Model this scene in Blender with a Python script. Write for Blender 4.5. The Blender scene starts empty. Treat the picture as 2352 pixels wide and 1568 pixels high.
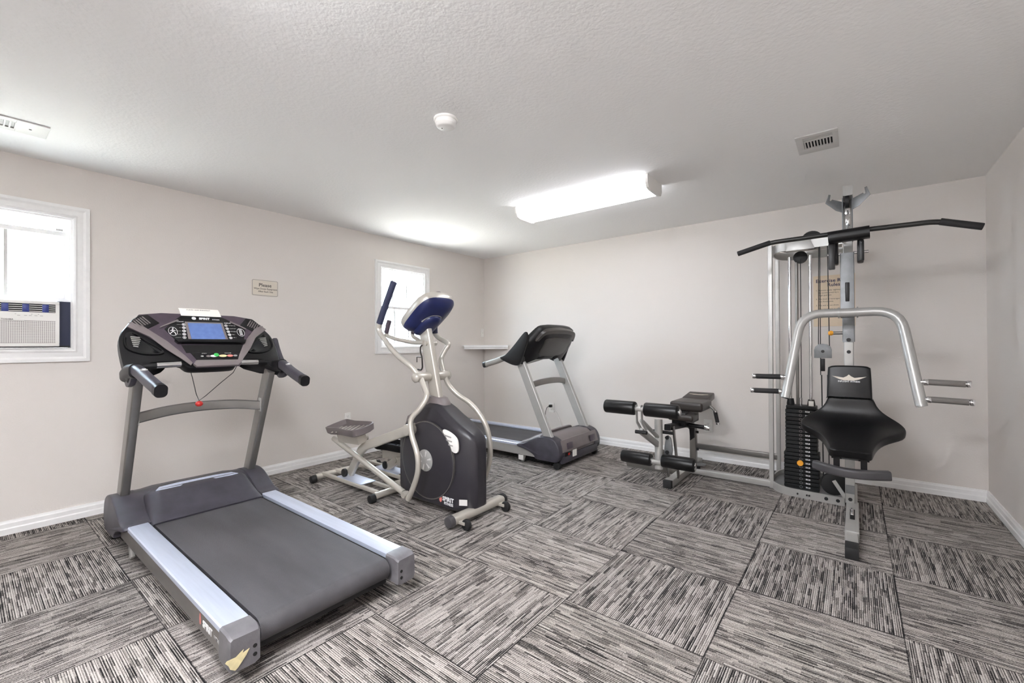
import bpy, bmesh, math, random
from mathutils import Vector, Matrix
random.seed(7)
PI = math.pi
SC = bpy.context.scene
COL = SC.collection

# ------------------------------------------------------------------ camera
cam_d = bpy.data.cameras.new('camera'); cam = bpy.data.objects.new('camera', cam_d); COL.objects.link(cam)
cam_d.sensor_width = 36; cam_d.lens = 36 * 1000.1 / 2352; cam_d.clip_start = .05
yaw, pitch, roll = -0.66657, 0.00557, -0.00483
f = Vector((math.sin(yaw) * math.cos(pitch), math.cos(yaw) * math.cos(pitch), math.sin(pitch)))
r0 = Vector((math.cos(yaw), -math.sin(yaw), 0)); u0 = r0.cross(f)
rr = r0 * math.cos(roll) + u0 * math.sin(roll); uu = u0 * math.cos(roll) - r0 * math.sin(roll)
m = Matrix((rr, uu, -f)).transposed().to_4x4(); m.translation = Vector((4.2544, -4.7515, 1.1978))
cam.matrix_world = m
SC.camera = cam
# ------------------------------------------------------------------ world, sun, colour management
w = bpy.data.worlds.new('daylight'); SC.world = w; w.use_nodes = True
wn = w.node_tree.nodes; wn['Background'].inputs[0].default_value = (.74, .86, 1, 1); wn['Background'].inputs[1].default_value = 22.0
sun_d = bpy.data.lights.new('sun', 'SUN'); sun_d.energy = 78; sun_d.angle = .02; sun_d.color = (1, .95, .88)
sun = bpy.data.objects.new('sun', sun_d); COL.objects.link(sun); sun.rotation_euler = (math.radians(-42), math.radians(8), 0)
SC.view_settings.view_transform = 'Standard'; SC.view_settings.look = 'None'
SC.view_settings.exposure = 0.86; SC.view_settings.gamma = 1; SC.view_settings.use_curve_mapping = False
try:
    SC.cycles.max_bounces = 10; SC.cycles.diffuse_bounces = 6; SC.cycles.sample_clamp_indirect = 8
except Exception: pass
LAMP = 6.0          # radiance of the fluorescent lenses

# ------------------------------------------------------------------ materials
def lin(c):
    return tuple(((x / 255) / 12.92 if x / 255 <= .04045 else ((x / 255 + .055) / 1.055) ** 2.4) for x in c)
def mat(name, rgb, rough=.5, metal=0, bump=0, bscale=200, var=0, vscale=6, spec=.5, emit=0, coat=0, stretch=None, detail=3):
    M = bpy.data.materials.new(name); M.use_nodes = True; nt = M.node_tree; b = nt.nodes['Principled BSDF']
    c = lin(rgb)
    b.inputs['Base Color'].default_value = (*c, 1); b.inputs['Roughness'].default_value = rough
    b.inputs['Metallic'].default_value = metal; b.inputs['Specular IOR Level'].default_value = spec
    b.inputs['Coat Weight'].default_value = coat
    if emit: b.inputs['Emission Color'].default_value = (*c, 1); b.inputs['Emission Strength'].default_value = emit
    tc = nt.nodes.new('ShaderNodeTexCoord'); mp = nt.nodes.new('ShaderNodeMapping'); nt.links.new(tc.outputs['Object'], mp.inputs[0])
    if stretch: mp.inputs['Scale'].default_value = stretch
    if var:
        n = nt.nodes.new('ShaderNodeTexNoise'); n.inputs['Scale'].default_value = vscale; n.inputs['Detail'].default_value = detail
        nt.links.new(mp.outputs[0], n.inputs['Vector'])
        r = nt.nodes.new('ShaderNodeValToRGB'); nt.links.new(n.outputs['Fac'], r.inputs[0])
        r.color_ramp.elements[0].position = .3; r.color_ramp.elements[1].position = .7
        r.color_ramp.elements[0].color = (*[x * (1 - var) for x in c], 1); r.color_ramp.elements[1].color = (*[min(1, x * (1 + var)) for x in c], 1)
        nt.links.new(r.outputs[0], b.inputs['Base Color'])
    if bump:
        n = nt.nodes.new('ShaderNodeTexNoise'); n.inputs['Scale'].default_value = bscale; n.inputs['Detail'].default_value = 4
        nt.links.new(mp.outputs[0], n.inputs['Vector'])
        bp = nt.nodes.new('ShaderNodeBump'); bp.inputs['Strength'].default_value = bump; bp.inputs['Distance'].default_value = .004
        nt.links.new(n.outputs['Fac'], bp.inputs['Height']); nt.links.new(bp.outputs[0], b.inputs['Normal'])
    return M
wall_m = mat('wall_paint', (219, 213, 208), .75, bump=.25, bscale=110, spec=.25)
ceil_m = mat('ceiling_texture', (241, 240, 239), .9, bump=.5, bscale=52, spec=.15)
trim_m = mat('trim_paint', (236, 235, 234), .4, var=.02, vscale=30)
black_m = mat('black_plastic', (13, 12, 14), .42, spec=.35, var=.1, vscale=12)
blackg_m = mat('black_gloss', (10, 10, 13), .18, var=.1)
dark_m = mat('dark_grey_plastic', (56, 54, 62), .42, bump=.12, bscale=500, var=.2, vscale=14)
shroud_m = mat('charcoal_shroud', (42, 40, 45), .34, bump=.1, bscale=500, var=.08, vscale=10)
taupe_m = mat('taupe_plastic', (112, 104, 104), .4, var=.08)
purple_m = mat('plum_grey_plastic', (68, 58, 68), .38, var=.15, vscale=25)
steel_m = mat('grey_painted_steel', (134, 131, 128), .3, .75, var=.06, vscale=8)
silver_m = mat('champagne_metallic_paint', (186, 181, 172), .32, .35, var=.04, vscale=9)
gym_m = mat('light_grey_steel', (172, 171, 168), .36, .35, var=.05, vscale=9)
gymd_m = mat('hammered_grey_steel', (122, 124, 126), .4, .4, bump=.15, bscale=260, var=.12, vscale=20)
chrome_m = mat('chrome', (225, 225, 226), .12, 1, var=.02)
alu_m = mat('brushed_aluminium', (214, 222, 240), .34, .55, var=.05, vscale=60, stretch=(.05, 1, 1))
belt_m = mat('running_belt', (66, 64, 67), .62, bump=.3, bscale=420, var=.3, vscale=7, stretch=(.22, 1, 1), detail=8)
vinyl_m = mat('black_vinyl', (13, 13, 14), .36, spec=.35, bump=.08, bscale=300, var=.1)
vinylb_m = mat('worn_brown_black_vinyl', (46, 41, 38), .36, var=.15, vscale=8)
foam_m = mat('grey_foam_grip', (104, 100, 96), .75, bump=.2, bscale=500)
foamb_m = mat('black_foam_grip', (28, 27, 28), .7, bump=.2, bscale=500)
bluegrip_m = mat('navy_foam_grip', (42, 46, 72), .6, bump=.15, bscale=500)
navy_m = mat('navy_console_shell', (26, 34, 78), .32, var=.1)
rubber_m = mat('black_rubber', (22, 22, 23), .6, bump=.1, bscale=300)
plate_m = mat('black_weight_plate', (22, 23, 24), .5, spec=.3, bump=.1, bscale=200, var=.12, vscale=30)
white_m = mat('white_plastic', (232, 230, 226), .45, var=.02)
capgrey_m = mat('scuffed_grey_plastic', (98, 96, 99), .42, bump=.15, bscale=300, var=.18, vscale=22)
rollgrey_m = mat('grey_pad_vinyl', (66, 64, 66), .4, var=.1)
gripgrey_m = mat('light_grey_grip', (150, 146, 140), .5, var=.05)
paper_m = mat('paper', (238, 234, 226), .8, var=.02)
cream_m = mat('cream_sign', (214, 205, 192), .55, var=.03)
beige_m = mat('beige_poster', (222, 203, 178), .6, var=.03)
ink_m = mat('dark_ink', (46, 40, 36), .6, var=.02)
navyink_m = mat('navy_ink', (44, 44, 84), .6, var=.02)
print_m = mat('white_print', (228, 228, 228), .5, var=.02)
grey_m = mat('grey_print', (150, 148, 146), .5, var=.02)
red_m = mat('red_plastic', (176, 34, 28), .35, var=.03)
green_m = mat('green_button', (60, 176, 84), .35, var=.03)
yellow_m = mat('cream_button', (228, 206, 160), .4, var=.03)
pink_m = mat('pink_button', (206, 120, 112), .4, var=.03)
orange_m = mat('orange_plastic', (232, 160, 46), .35, var=.03)
screen_m = mat('blue_lcd', (84, 106, 156), .2, var=.1, vscale=40, emit=.15)
tape_m = mat('masking_tape', (205, 192, 150), .7, var=.12, vscale=50)
bluep_m = mat('blue_vent_plastic', (34, 50, 120), .4, var=.05)
acside_m = mat('dark_blue_accordion', (20, 28, 58), .5, var=.1)
acgrille_m = mat('ac_filter_grille', (150, 142, 142), .6, var=.05)
wire_m = mat('black_wire', (16, 16, 16), .5, var=.02)
shadow_m = mat('painted_recess_shade', (14, 13, 12), .9, var=.02)  # near-black colour painted as the shade inside vents, recesses and holes
slat_m = mat('vent_metal', (206, 204, 201), .5, var=.03)
lens_m = mat('fluorescent_lens', (248, 250, 255), .4, emit=LAMP, var=0)
def glass():
    M = bpy.data.materials.new('window_glass'); M.use_nodes = True; nt = M.node_tree
    for n in list(nt.nodes): nt.nodes.remove(n)
    o = nt.nodes.new('ShaderNodeOutputMaterial'); t = nt.nodes.new('ShaderNodeBsdfTransparent'); g = nt.nodes.new('ShaderNodeBsdfGlossy')
    t.inputs[0].default_value = (.95, .97, .97, 1); g.inputs['Roughness'].default_value = .02
    mx = nt.nodes.new('ShaderNodeMixShader'); mx.inputs[0].default_value = .05
    nt.links.new(t.outputs[0], mx.inputs[1]); nt.links.new(g.outputs[0], mx.inputs[2]); nt.links.new(mx.outputs[0], o.inputs[0])
    return M
glass_m = glass()
def carpet():
    M = bpy.data.materials.new('carpet_tiles'); M.use_nodes = True; nt = M.node_tree; L = nt.links; b = nt.nodes['Principled BSDF']
    b.inputs['Roughness'].default_value = .95; b.inputs['Specular IOR Level'].default_value = .1
    tc = nt.nodes.new('ShaderNodeTexCoord'); sp = nt.nodes.new('ShaderNodeSeparateXYZ'); L.new(tc.outputs['Object'], sp.inputs[0])
    def mth(op, a, c=None, d=None):
        n = nt.nodes.new('ShaderNodeMath'); n.operation = op
        for i, v in enumerate((a, c, d)):
            if v is None: continue
            if isinstance(v, (int, float)): n.inputs[i].default_value = v
            else: L.new(v, n.inputs[i])
        return n.outputs[0]
    def wnoise(x, y):
        cb = nt.nodes.new('ShaderNodeCombineXYZ')
        for i, v in enumerate((x, y)):
            if isinstance(v, (int, float)): cb.inputs[i].default_value = v
            else: L.new(v, cb.inputs[i])
        n = nt.nodes.new('ShaderNodeTexWhiteNoise'); n.noise_dimensions = '2D'; L.new(cb.outputs[0], n.inputs[0]); return n.outputs['Value']
    U = mth('ADD', mth('DIVIDE', mth('SUBTRACT', sp.outputs[0], 3.182), .6115), 100)
    V = mth('ADD', mth('DIVIDE', mth('ADD', sp.outputs[1], 2.383), .608), 100)
    iu, iv, fu, fv = mth('FLOOR', U), mth('FLOOR', V), mth('FRACT', U), mth('FRACT', V)
    par = mth('MODULO', mth('ADD', iu, iv), 2)
    s = mth('ADD', mth('MULTIPLY', fu, mth('SUBTRACT', 1, par)), mth('MULTIPLY', fv, par))
    t = mth('ADD', mth('MULTIPLY', fv, mth('SUBTRACT', 1, par)), mth('MULTIPLY', fu, par))
    tid = mth('ADD', mth('MULTIPLY', iu, 13.37), mth('MULTIPLY', iv, 7.91))
    row = mth('FLOOR', mth('MULTIPLY', t, 82)); fr = mth('FRACT', mth('MULTIPLY', t, 82))
    grp = mth('FLOOR', mth('MULTIPLY', t, 27.33))
    off = mth('MULTIPLY', wnoise(grp, mth('ADD', tid, 3.3)), 9)
    seg = mth('FLOOR', mth('ADD', mth('MULTIPLY', s, 5.5), off))
    S = wnoise(mth('ADD', seg, mth('MULTIPLY', grp, 17.7)), mth('ADD', tid, 5.1))        # blocks of darker yarn, four rows wide
    seg2 = mth('FLOOR', mth('ADD', mth('MULTIPLY', s, 8), mth('MULTIPLY', wnoise(row, mth('ADD', tid, 9.2)), 11)))
    S2 = wnoise(mth('ADD', seg2, mth('MULTIPLY', row, 3.1)), mth('ADD', tid, 1.7))       # single rows
    R = wnoise(row, tid)
    nz = nt.nodes.new('ShaderNodeTexNoise'); nz.inputs['Scale'].default_value = 210; nz.inputs['Detail'].default_value = 2; L.new(tc.outputs['Object'], nz.inputs['Vector'])
    thin = mth('GREATER_THAN', fr, mth('ADD', .3, mth('MULTIPLY', R, .55)))              # the dark yarn between two light rows
    blk = mth('GREATER_THAN', S, .68)
    light = mth('ADD', mth('MULTIPLY', mth('POWER', S2, 3), .5), mth('MULTIPLY', blk, .12))
    darky = mth('ADD', mth('ADD', .3, mth('MULTIPLY', S2, .55)), mth('MULTIPLY', blk, .3))
    d = mth('ADD', mth('MULTIPLY', thin, darky), mth('MULTIPLY', mth('SUBTRACT', 1, thin), light))
    d = mth('ADD', d, mth('MULTIPLY', mth('SUBTRACT', nz.outputs['Fac'], .45), 1.0))
    edge = mth('MAXIMUM', mth('GREATER_THAN', mth('ABSOLUTE', mth('SUBTRACT', fu, .5)), .4955), mth('GREATER_THAN', mth('ABSOLUTE', mth('SUBTRACT', fv, .5)), .4955))
    d = mth('ADD', d, mth('MULTIPLY', edge, .4))
    tint = wnoise(tid, 4.4)
    d = mth('ADD', d, mth('MULTIPLY', mth('SUBTRACT', tint, .5), .12))
    rp = nt.nodes.new('ShaderNodeValToRGB'); L.new(d, rp.inputs[0]); cr = rp.color_ramp
    cr.elements[0].position = 0; cr.elements[0].color = (*lin((178, 171, 166)), 1)
    cr.elements[1].position = 1; cr.elements[1].color = (*lin((26, 25, 26)), 1)
    e = cr.elements.new(.3); e.color = (*lin((138, 132, 127)), 1)
    e = cr.elements.new(.55); e.color = (*lin((92, 87, 85)), 1)
    e = cr.elements.new(.8); e.color = (*lin((42, 40, 40)), 1)
    L.new(rp.outputs[0], b.inputs['Base Color'])
    bp = nt.nodes.new('ShaderNodeBump'); bp.inputs['Strength'].default_value = .5; bp.inputs['Distance'].default_value = .002
    L.new(mth('ADD', mth('MULTIPLY', mth('SINE', mth('MULTIPLY', fr, PI)), .8), nz.outputs['Fac']), bp.inputs['Height']); L.new(bp.outputs[0], b.inputs['Normal'])
    return M
carpet_m = carpet()

# ------------------------------------------------------------------ mesh helpers
ORG = Vector((0, 0, 0))          # world position of the thing being built in world coordinates
def rot(ax, deg): return Matrix.Rotation(math.radians(deg), 4, ax)
class MB:
    def __init__(s): s.b = bmesh.new()
    def _fin(s, vs, M, bev, seg=2):
        if M is not None: bmesh.ops.transform(s.b, matrix=M, verts=vs)
        if bev:
            s.b.normal_update(); es = set()
            for v in vs:
                for e in v.link_edges:
                    if len(e.link_faces) == 2 and e.calc_face_angle(0) > .5: es.add(e)
            bmesh.ops.bevel(s.b, geom=list(es), offset=bev, segments=seg, affect='EDGES', profile=.6, clamp_overlap=True)
    def box(s, x0, x1, y0, y1, z0, z1, bev=0, M=None, seg=2):
        if x0 > x1: x0, x1 = x1, x0
        if y0 > y1: y0, y1 = y1, y0
        if z0 > z1: z0, z1 = z1, z0
        vs = [s.b.verts.new((x, y, z)) for x in (x0, x1) for y in (y0, y1) for z in (z0, z1)]
        for q in ((0, 1, 3, 2), (4, 6, 7, 5), (0, 4, 5, 1), (2, 3, 7, 6), (0, 2, 6, 4), (1, 5, 7, 3)): s.b.faces.new([vs[i] for i in q])
        s._fin(vs, M, bev, seg); return s
    def rings(s, R, cap=True, closed=False):
        V = [[s.b.verts.new(p) for p in r] for r in R]; n = len(V[0])
        K = len(V) if closed else len(V) - 1
        for i in range(K):
            a, c = V[i], V[(i + 1) % len(V)]
            for j in range(n):
                k = (j + 1) % n
                try: s.b.faces.new((a[j], a[k], c[k], c[j]))
                except ValueError: pass
        if cap and not closed:
            try: s.b.faces.new(V[0][::-1]); s.b.faces.new(V[-1])
            except ValueError: pass
        s._keep = [v for r in V for v in r]
        return s
    def sweep(s, pts, prof, up=(0, 0, 1), cap=True):
        pts = [Vector(p) for p in pts]; R = []; up = Vector(up)
        T0 = None; N = None
        for i, p in enumerate(pts):
            a = pts[max(0, i - 1)]; c = pts[min(len(pts) - 1, i + 1)]; T = (c - a).normalized()
            if N is None:
                N = up - T * up.dot(T)
                if N.length < 1e-3: N = Vector((1, 0, 0)) - T * T.x
                N.normalize()
            else:
                N = N - T * N.dot(T); N.normalize()
            B = T.cross(N)
            R.append([p + B * x + N * y for x, y in prof])
        return s.rings(R, cap)
    def tube(s, pts, r, n=14, cap=True, smooth=0):
        if smooth: pts = fillet(pts, smooth)
        return s.sweep(pts, [(math.cos(2 * PI * k / n) * r, math.sin(2 * PI * k / n) * r) for k in range(n)], cap=cap)
    def cyl(s, a, c, r, r2=None, n=24, bev=0):
        a, c = Vector(a), Vector(c); T = (c - a).normalized(); N = T.orthogonal().normalized(); B = T.cross(N); r2 = r if r2 is None else r2
        pr = [(a, r), (c, r2)]
        if bev:
            pr = [(a, r - bev), (a + T * bev * .3, r - bev * .3), (a + T * bev, r), (c - T * bev, r2), (c - T * bev * .3, r2 - bev * .3), (c, r2 - bev)]
        return s.rings([[p + (N * math.cos(2 * PI * k / n) + B * math.sin(2 * PI * k / n)) * q for k in range(n)] for p, q in pr])
    def lathe(s, o, axis, prof, n=28):
        o = Vector(o); T = Vector(axis).normalized(); N = T.orthogonal().normalized(); B = T.cross(N)
        return s.rings([[o + T * h + (N * math.cos(2 * PI * k / n) + B * math.sin(2 * PI * k / n)) * max(q, 1e-4) for k in range(n)] for q, h in prof])
    def prism(s, poly, M, d, bev=0, seg=2):
        """poly (x,y) extruded 0..d along local z, placed by M"""
        a = [s.b.verts.new((x, y, 0)) for x, y in poly]; c = [s.b.verts.new((x, y, d)) for x, y in poly]; n = len(poly)
        s.b.faces.new(a[::-1]); s.b.faces.new(c)
        for i in range(n): s.b.faces.new((a[i], a[(i + 1) % n], c[(i + 1) % n], c[i]))
        s._fin(a + c, M, bev, seg); return s
    def build(s, name, m, parent=None, ang=38, sub=0):
        bmesh.ops.recalc_face_normals(s.b, faces=s.b.faces[:])
        me = bpy.data.meshes.new(name); s.b.to_mesh(me); s.b.free(); me.materials.append(m)
        if ORG.length: me.transform(Matrix.Translation(-ORG))
        me.shade_smooth(); me.set_sharp_from_angle(angle=math.radians(ang))
        o = bpy.data.objects.new(name, me); COL.objects.link(o)
        if parent: o.parent = parent
        elif ORG.length: o.location = ORG
        if sub:
            md = o.modifiers.new('sub', 'SUBSURF'); md.levels = md.render_levels = sub
        return o
def fillet(P, r, k=6):
    P = [Vector(p) for p in P]; out = [P[0]]
    for i in range(1, len(P) - 1):
        a, b, c = P[i - 1], P[i], P[i + 1]; u, v = (a - b), (c - b)
        q = min(r, u.length * .48, v.length * .48); A = b + u.normalized() * q; Cc = b + v.normalized() * q
        for j in range(k + 1):
            t = j / k; out.append(A * (1 - t) ** 2 + b * 2 * t * (1 - t) + Cc * t * t)
    out.append(P[-1]); return out
def rrect(w, h, r, n=5):
    o = []
    for cx, cy, a in ((w / 2 - r, h / 2 - r, 0), (-w / 2 + r, h / 2 - r, 90), (-w / 2 + r, -h / 2 + r, 180), (w / 2 - r, -h / 2 + r, 270)):
        for k in range(n + 1):
            t = math.radians(a + 90 * k / n); o.append((cx + r * math.cos(t), cy + r * math.sin(t)))
    return o
def ell(cx, cy, a, c, n=32, t0=0, t1=360): return [(cx + a * math.cos(math.radians(t0 + (t1 - t0) * k / n)), cy + c * math.sin(math.radians(t0 + (t1 - t0) * k / n))) for k in range(n)]
def spline(P, k=5, closed=True):
    n = len(P); o = []
    for i in range(n if closed else n - 1):
        p0, p1, p2, p3 = (P[(i + j - 1) % n] if closed else P[max(0, min(n - 1, i + j - 1))] for j in range(4))
        for j in range(k):
            t = j / k
            o.append(tuple(.5 * ((2 * p1[a]) + (-p0[a] + p2[a]) * t + (2 * p0[a] - 5 * p1[a] + 4 * p2[a] - p3[a]) * t * t + (-p0[a] + 3 * p1[a] - 3 * p2[a] + p3[a]) * t ** 3) for a in range(len(p1))))
    if not closed: o.append(tuple(P[-1]))
    return o
def frame(o, X, Y):
    X = Vector(X).normalized(); Y = Vector(Y); Y = (Y - X * Y.dot(X)).normalized(); Z = X.cross(Y)
    M = Matrix((X, Y, Z)).transposed().to_4x4(); M.translation = Vector(o); return M
def tag(o, label=None, cat=None, group=None, kind=None):
    for k, v in (('label', label), ('category', cat), ('group', group), ('kind', kind)):
        if v: o[k] = v
    return o
def thing(name, label, cat, loc=(0, 0, 0), rz=0, group=None):
    o = bpy.data.objects.new(name, None); COL.objects.link(o); o.location = loc; o.rotation_euler = (0, 0, rz); o.empty_display_size = .1
    return tag(o, label, cat, group)
def text(name, s, size, M, m, parent, align='CENTER', ext=.0006, sx=1, bold=0):
    cu = bpy.data.curves.new(name, 'FONT'); cu.body = s; cu.size = size; cu.extrude = ext; cu.align_x = align; cu.align_y = 'CENTER'; cu.offset = bold
    cu.resolution_u = 2; cu.space_line = 1.0
    t = bpy.data.objects.new('tmp', cu); COL.objects.link(t)
    bpy.context.view_layer.update()
    me = bpy.data.meshes.new_from_object(t.evaluated_get(bpy.context.evaluated_depsgraph_get())); bpy.data.objects.remove(t)
    me.name = name; me.transform(M @ Matrix.Diagonal((sx, 1, 1, 1)))
    if ORG.length: me.transform(Matrix.Translation(-ORG))
    me.materials.clear(); me.materials.append(m)
    o = bpy.data.objects.new(name, me); COL.objects.link(o)
    if parent: o.parent = parent
    return o
def struct(o): o['kind'] = 'structure'; return o
def at(o): global ORG; ORG = Vector(o)

# ------------------------------------------------------------------ room shell
W, D, H = 5.033, -7.0, 2.44
WZ0, WZ1 = 1.175, 2.078                      # window openings in the left wall
WIN = [(-4.94, -4.262), (-1.765, -1.137)]
struct(MB().box(-.15, W + .15, D - .15, .15, -.1, 0).build('floor', carpet_m))
struct(MB().box(-.15, W + .15, D - .15, .15, H, H + .1).build('ceiling', ceil_m))
mb = MB(); ys = [D - .15]
for a, c in WIN: ys += [a, c]
ys += [.15]
for i in range(0, len(ys), 2): mb.box(-.15, 0, ys[i], ys[i + 1], 0, H)
for a, c in WIN: mb.box(-.15, 0, a, c, 0, WZ0); mb.box(-.15, 0, a, c, WZ1, H)
struct(mb.build('wall_left', wall_m))
struct(MB().box(0, W, 0, .15, 0, H).build('wall_back', wall_m))
struct(MB().box(W, W + .15, D - .15, .15, 0, H).build('wall_right', wall_m))
struct(MB().box(0, W, D - .15, D, 0, H).build('wall_front', wall_m))
# baseboards with a stepped profile
BP = [(0, 0), (.017, 0), (.017, .036), (.0135, .044), (.0135, .07), (.0095, .078), (.008, .088), (0, .088)]
struct(MB().prism(BP, frame((0, 0, 0), (1, 0, 0), (0, 0, 1)), -D).build('baseboard_left', trim_m, ang=20))
struct(MB().prism(BP, frame((0, 0, 0), (0, -1, 0), (0, 0, 1)), -W).build('baseboard_back', trim_m, ang=20))
struct(MB().prism(BP, frame((W, D, 0), (-1, 0, 0), (0, 0, 1)), -D * 1).build('baseboard_right', trim_m, ang=20))
# windows
CASE = [(0, 0), (0, .016), (.012, .021), (.022, .016), (.05, .014), (.064, .02), (.083, .02), (.083, 0)]
def window(idx, y0, y1, raised):
    w_ = struct(thing('window_%d' % idx, None, None, (0, 0, 0)))
    mb = MB()
    ring = []
    for q, h in CASE:                                  # mitred casing around the opening
        ring.append([(h, y0 - q, WZ0 - q), (h, y1 + q, WZ0 - q), (h, y1 + q, WZ1 + q), (h, y0 - q, WZ1 + q)])
    mb.rings([[r[k] for r in ring] for k in range(4)], closed=True)
    mb.build('window_casing', trim_m, w_, ang=20)
    mb = MB()
    for a in ((y0, y0 + .012, WZ0, WZ1), (y1 - .012, y1, WZ0, WZ1), (y0 + .012, y1 - .012, WZ0, WZ0 + .012), (y0 + .012, y1 - .012, WZ1 - .012, WZ1)): mb.box(-.13, 0.0, *a)
    mb.build('window_jamb', trim_m, w_)
    ya, yb, za, zb = y0 + .012, y1 - .012, WZ0 + .012, WZ1 - .012; mid = (za + zb) / 2
    def sash(x, s0, s1, mu):
        fr = MB(); t = .03
        fr.box(x - .015, x + .015, ya, yb, s0, s0 + t); fr.box(x - .015, x + .015, ya, yb, s1 - t, s1)
        fr.box(x - .015, x + .015, ya, ya + t, s0 + t, s1 - t); fr.box(x - .015, x + .015, yb - t, yb, s0 + t, s1 - t)
        o = fr.build('sash', trim_m, w_)
        g = MB()
        for q in mu: g.box(x - .006, x + .006, q - .008, q + .008, s0 + t, s1 - t)
        g.build('muntin', slat_m, o)
        MB().box(x - .002, x + .002, ya + t, yb - t, s0 + t, s1 - t).build('pane', glass_m, o)
    if raised:
        sash(-.09, mid - .02, zb, [(ya + yb) / 2])
        sash(-.05, 1.5, 1.985, [-4.565])
        lk = MB().box(-.035, -.01, yb - .07, yb - .035, 1.985, 2.0, .003); lk.build('sash_lock', slat_m, w_)
    else:
        sash(-.09, mid - .02, zb, [-1.545, -1.335]); sash(-.05, za, mid + .02, [-1.545, -1.335])
window(1, *WIN[0], True); window(2, *WIN[1], False)
# outside: pale gravel yard and a low white fence, both washed out by the daylight
struct(MB().box(-14, -.16, -14, 8, -.5, -.4).build('ground', mat('pale_gravel', (225, 220, 212), .9, bump=.3, bscale=30, var=.05)))
fn = thing('garden_fence', 'pale horizontal board fence seen washed out through the windows', 'fence', (-5.5, -4, -.4)); at((-5.5, -4, -.4))
mb = MB()
for k in range(9): mb.box(-5.51, -5.48, -9, 3, -.3 + k * .2, -.12 + k * .2)
mb.build('board', trim_m, fn)
for k in range(7): MB().box(-5.47, -5.4, -9 + k * 2, -8.9 + k * 2, -.4, 1.55).build('post', trim_m, fn)
at((0, 0, 0))

# ------------------------------------------------------------------ ceiling fittings
def ceiling_light(x, y, label, lm=None):
    t = thing('ceiling_light', label, 'ceiling light', (x, y, H), group=None)
    # local: long axis X, housing and wraparound lens below it
    MB().box(-.61, .61, -.11, .11, -.035, 0, .004).build('housing', white_m, t)
    prof = [(-.145, -.028), (-.14, -.05), (-.125, -.085), (-.09, -.098), (.09, -.098), (.125, -.085), (.14, -.05), (.145, -.028)]
    MB().prism(prof, frame((-.595, 0, 0), (0, 1, 0), (0, 0, 1)), 1.19).build('lens', lm or lens_m, t, ang=50)
    for s in (-1, 1):
        MB().prism([(-.15, -.0), (-.15, -.06), (-.13, -.095), (-.09, -.104), (.09, -.104), (.13, -.095), (.15, -.06), (.15, 0)], frame((s * .595 - (.02 if s < 0 else 0), 0, 0), (0, 1, 0), (0, 0, 1)), .02, .002).build('end_cap', white_m, t)
    return t
ceiling_light(2.46, -1.49, 'white wraparound fluorescent light glowing on the ceiling toward the back wall')
fill_lens_m = mat('added_fill_lens', (248, 250, 255), .4, emit=40.0, var=0)  # extra fixtures added out of view for fill, far stronger than the visible one
ceiling_light(3.3, -4.6, 'added unseen fill light above the camera, built like the ceiling fixture', fill_lens_m)
ceiling_light(3.3, -6.1, 'added unseen fill light behind the camera, nearest the front wall', fill_lens_m)
t = thing('smoke_detector', 'round white smoke detector on the ceiling above the elliptical trainer', 'smoke detector', (2.49, -3.09, H))
MB().lathe((0, 0, 0), (0, 0, -1), [(.0, 0), (.066, 0), (.066, .008), (.062, .012)]).build('base_plate', white_m, t)
MB().lathe((0, 0, 0), (0, 0, -1), [(.058, .012), (.06, .02), (.056, .03), (.057, .033), (.05, .043), (.043, .048), (0, .048)]).build('cover', white_m, t)
MB().cyl((-.02, -.01, -.0475), (-.02, -.01, -.0495), .004).build('indicator', ink_m, t)
t = thing('ceiling_vent', 'white square-ended ceiling register with open black slots, right of the light', 'vent', (4.082, -1.468, H))
mb = MB(); x0, x1, y0, y1 = -.098, .098, -.15, .15
# local: long side along Y was measured short; opening lies in the far half
X0, X1, Y0, Y1 = -.105, .105, -.15, .15
def reg_frame(mb, X0, X1, Y0, Y1, x0, x1, y0, y1):
    for a in ((X0, X1, Y0, y0), (X0, X1, y1, Y1), (X0, x0, y0, y1), (x1, X1, y0, y1)): mb.box(*a, -.008, -.0005, .002)
reg_frame(mb, -.105, .105, -.15, .15, -.068, .078, -.115, .065)
mb.build('frame', slat_m, t)
MB().box(-.07, .08, -.117, .067, -.0012, -.0004).build('duct_opening', shadow_m, t)
for k in range(3): MB().box(-.068, .078, -.112 + k * .018, -.1 + k * .018, -.005, -.003).build('slat', slat_m, t)
MB().box(-.068, .078, -.06, -.045, -.0075, -.0015).build('crossbar', slat_m, t)
for k in range(10): MB().box(-.066 + k * .0158, -.059 + k * .0158, -.045, .065, -.0075, -.0012).build('slat', slat_m, t)
t = thing('ceiling_vent', 'long white ceiling register near the left window, cut by the picture edge', 'vent', (.57, -4.78, H))
mb = MB(); reg_frame(mb, -.1, .1, -.35, .35, -.055, .052, -.31, .325 - .1)
mb.build('frame', slat_m, t)
MB().box(-.056, .053, -.312, .227, -.0012, -.0004).build('duct_opening', grey_m, t)
MB().box(-.055, .052, -.2, .13, -.007, -.0015).build('damper_panel', slat_m, t)
for k in range(5): MB().box(-.055, .052, .14 + k * .02, .147 + k * .02, -.0075, -.0012).build('slat', slat_m, t)
MB().cyl((0, .28, -.008), (0, .28, -.0095), .006).build('screw', ink_m, t)

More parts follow.
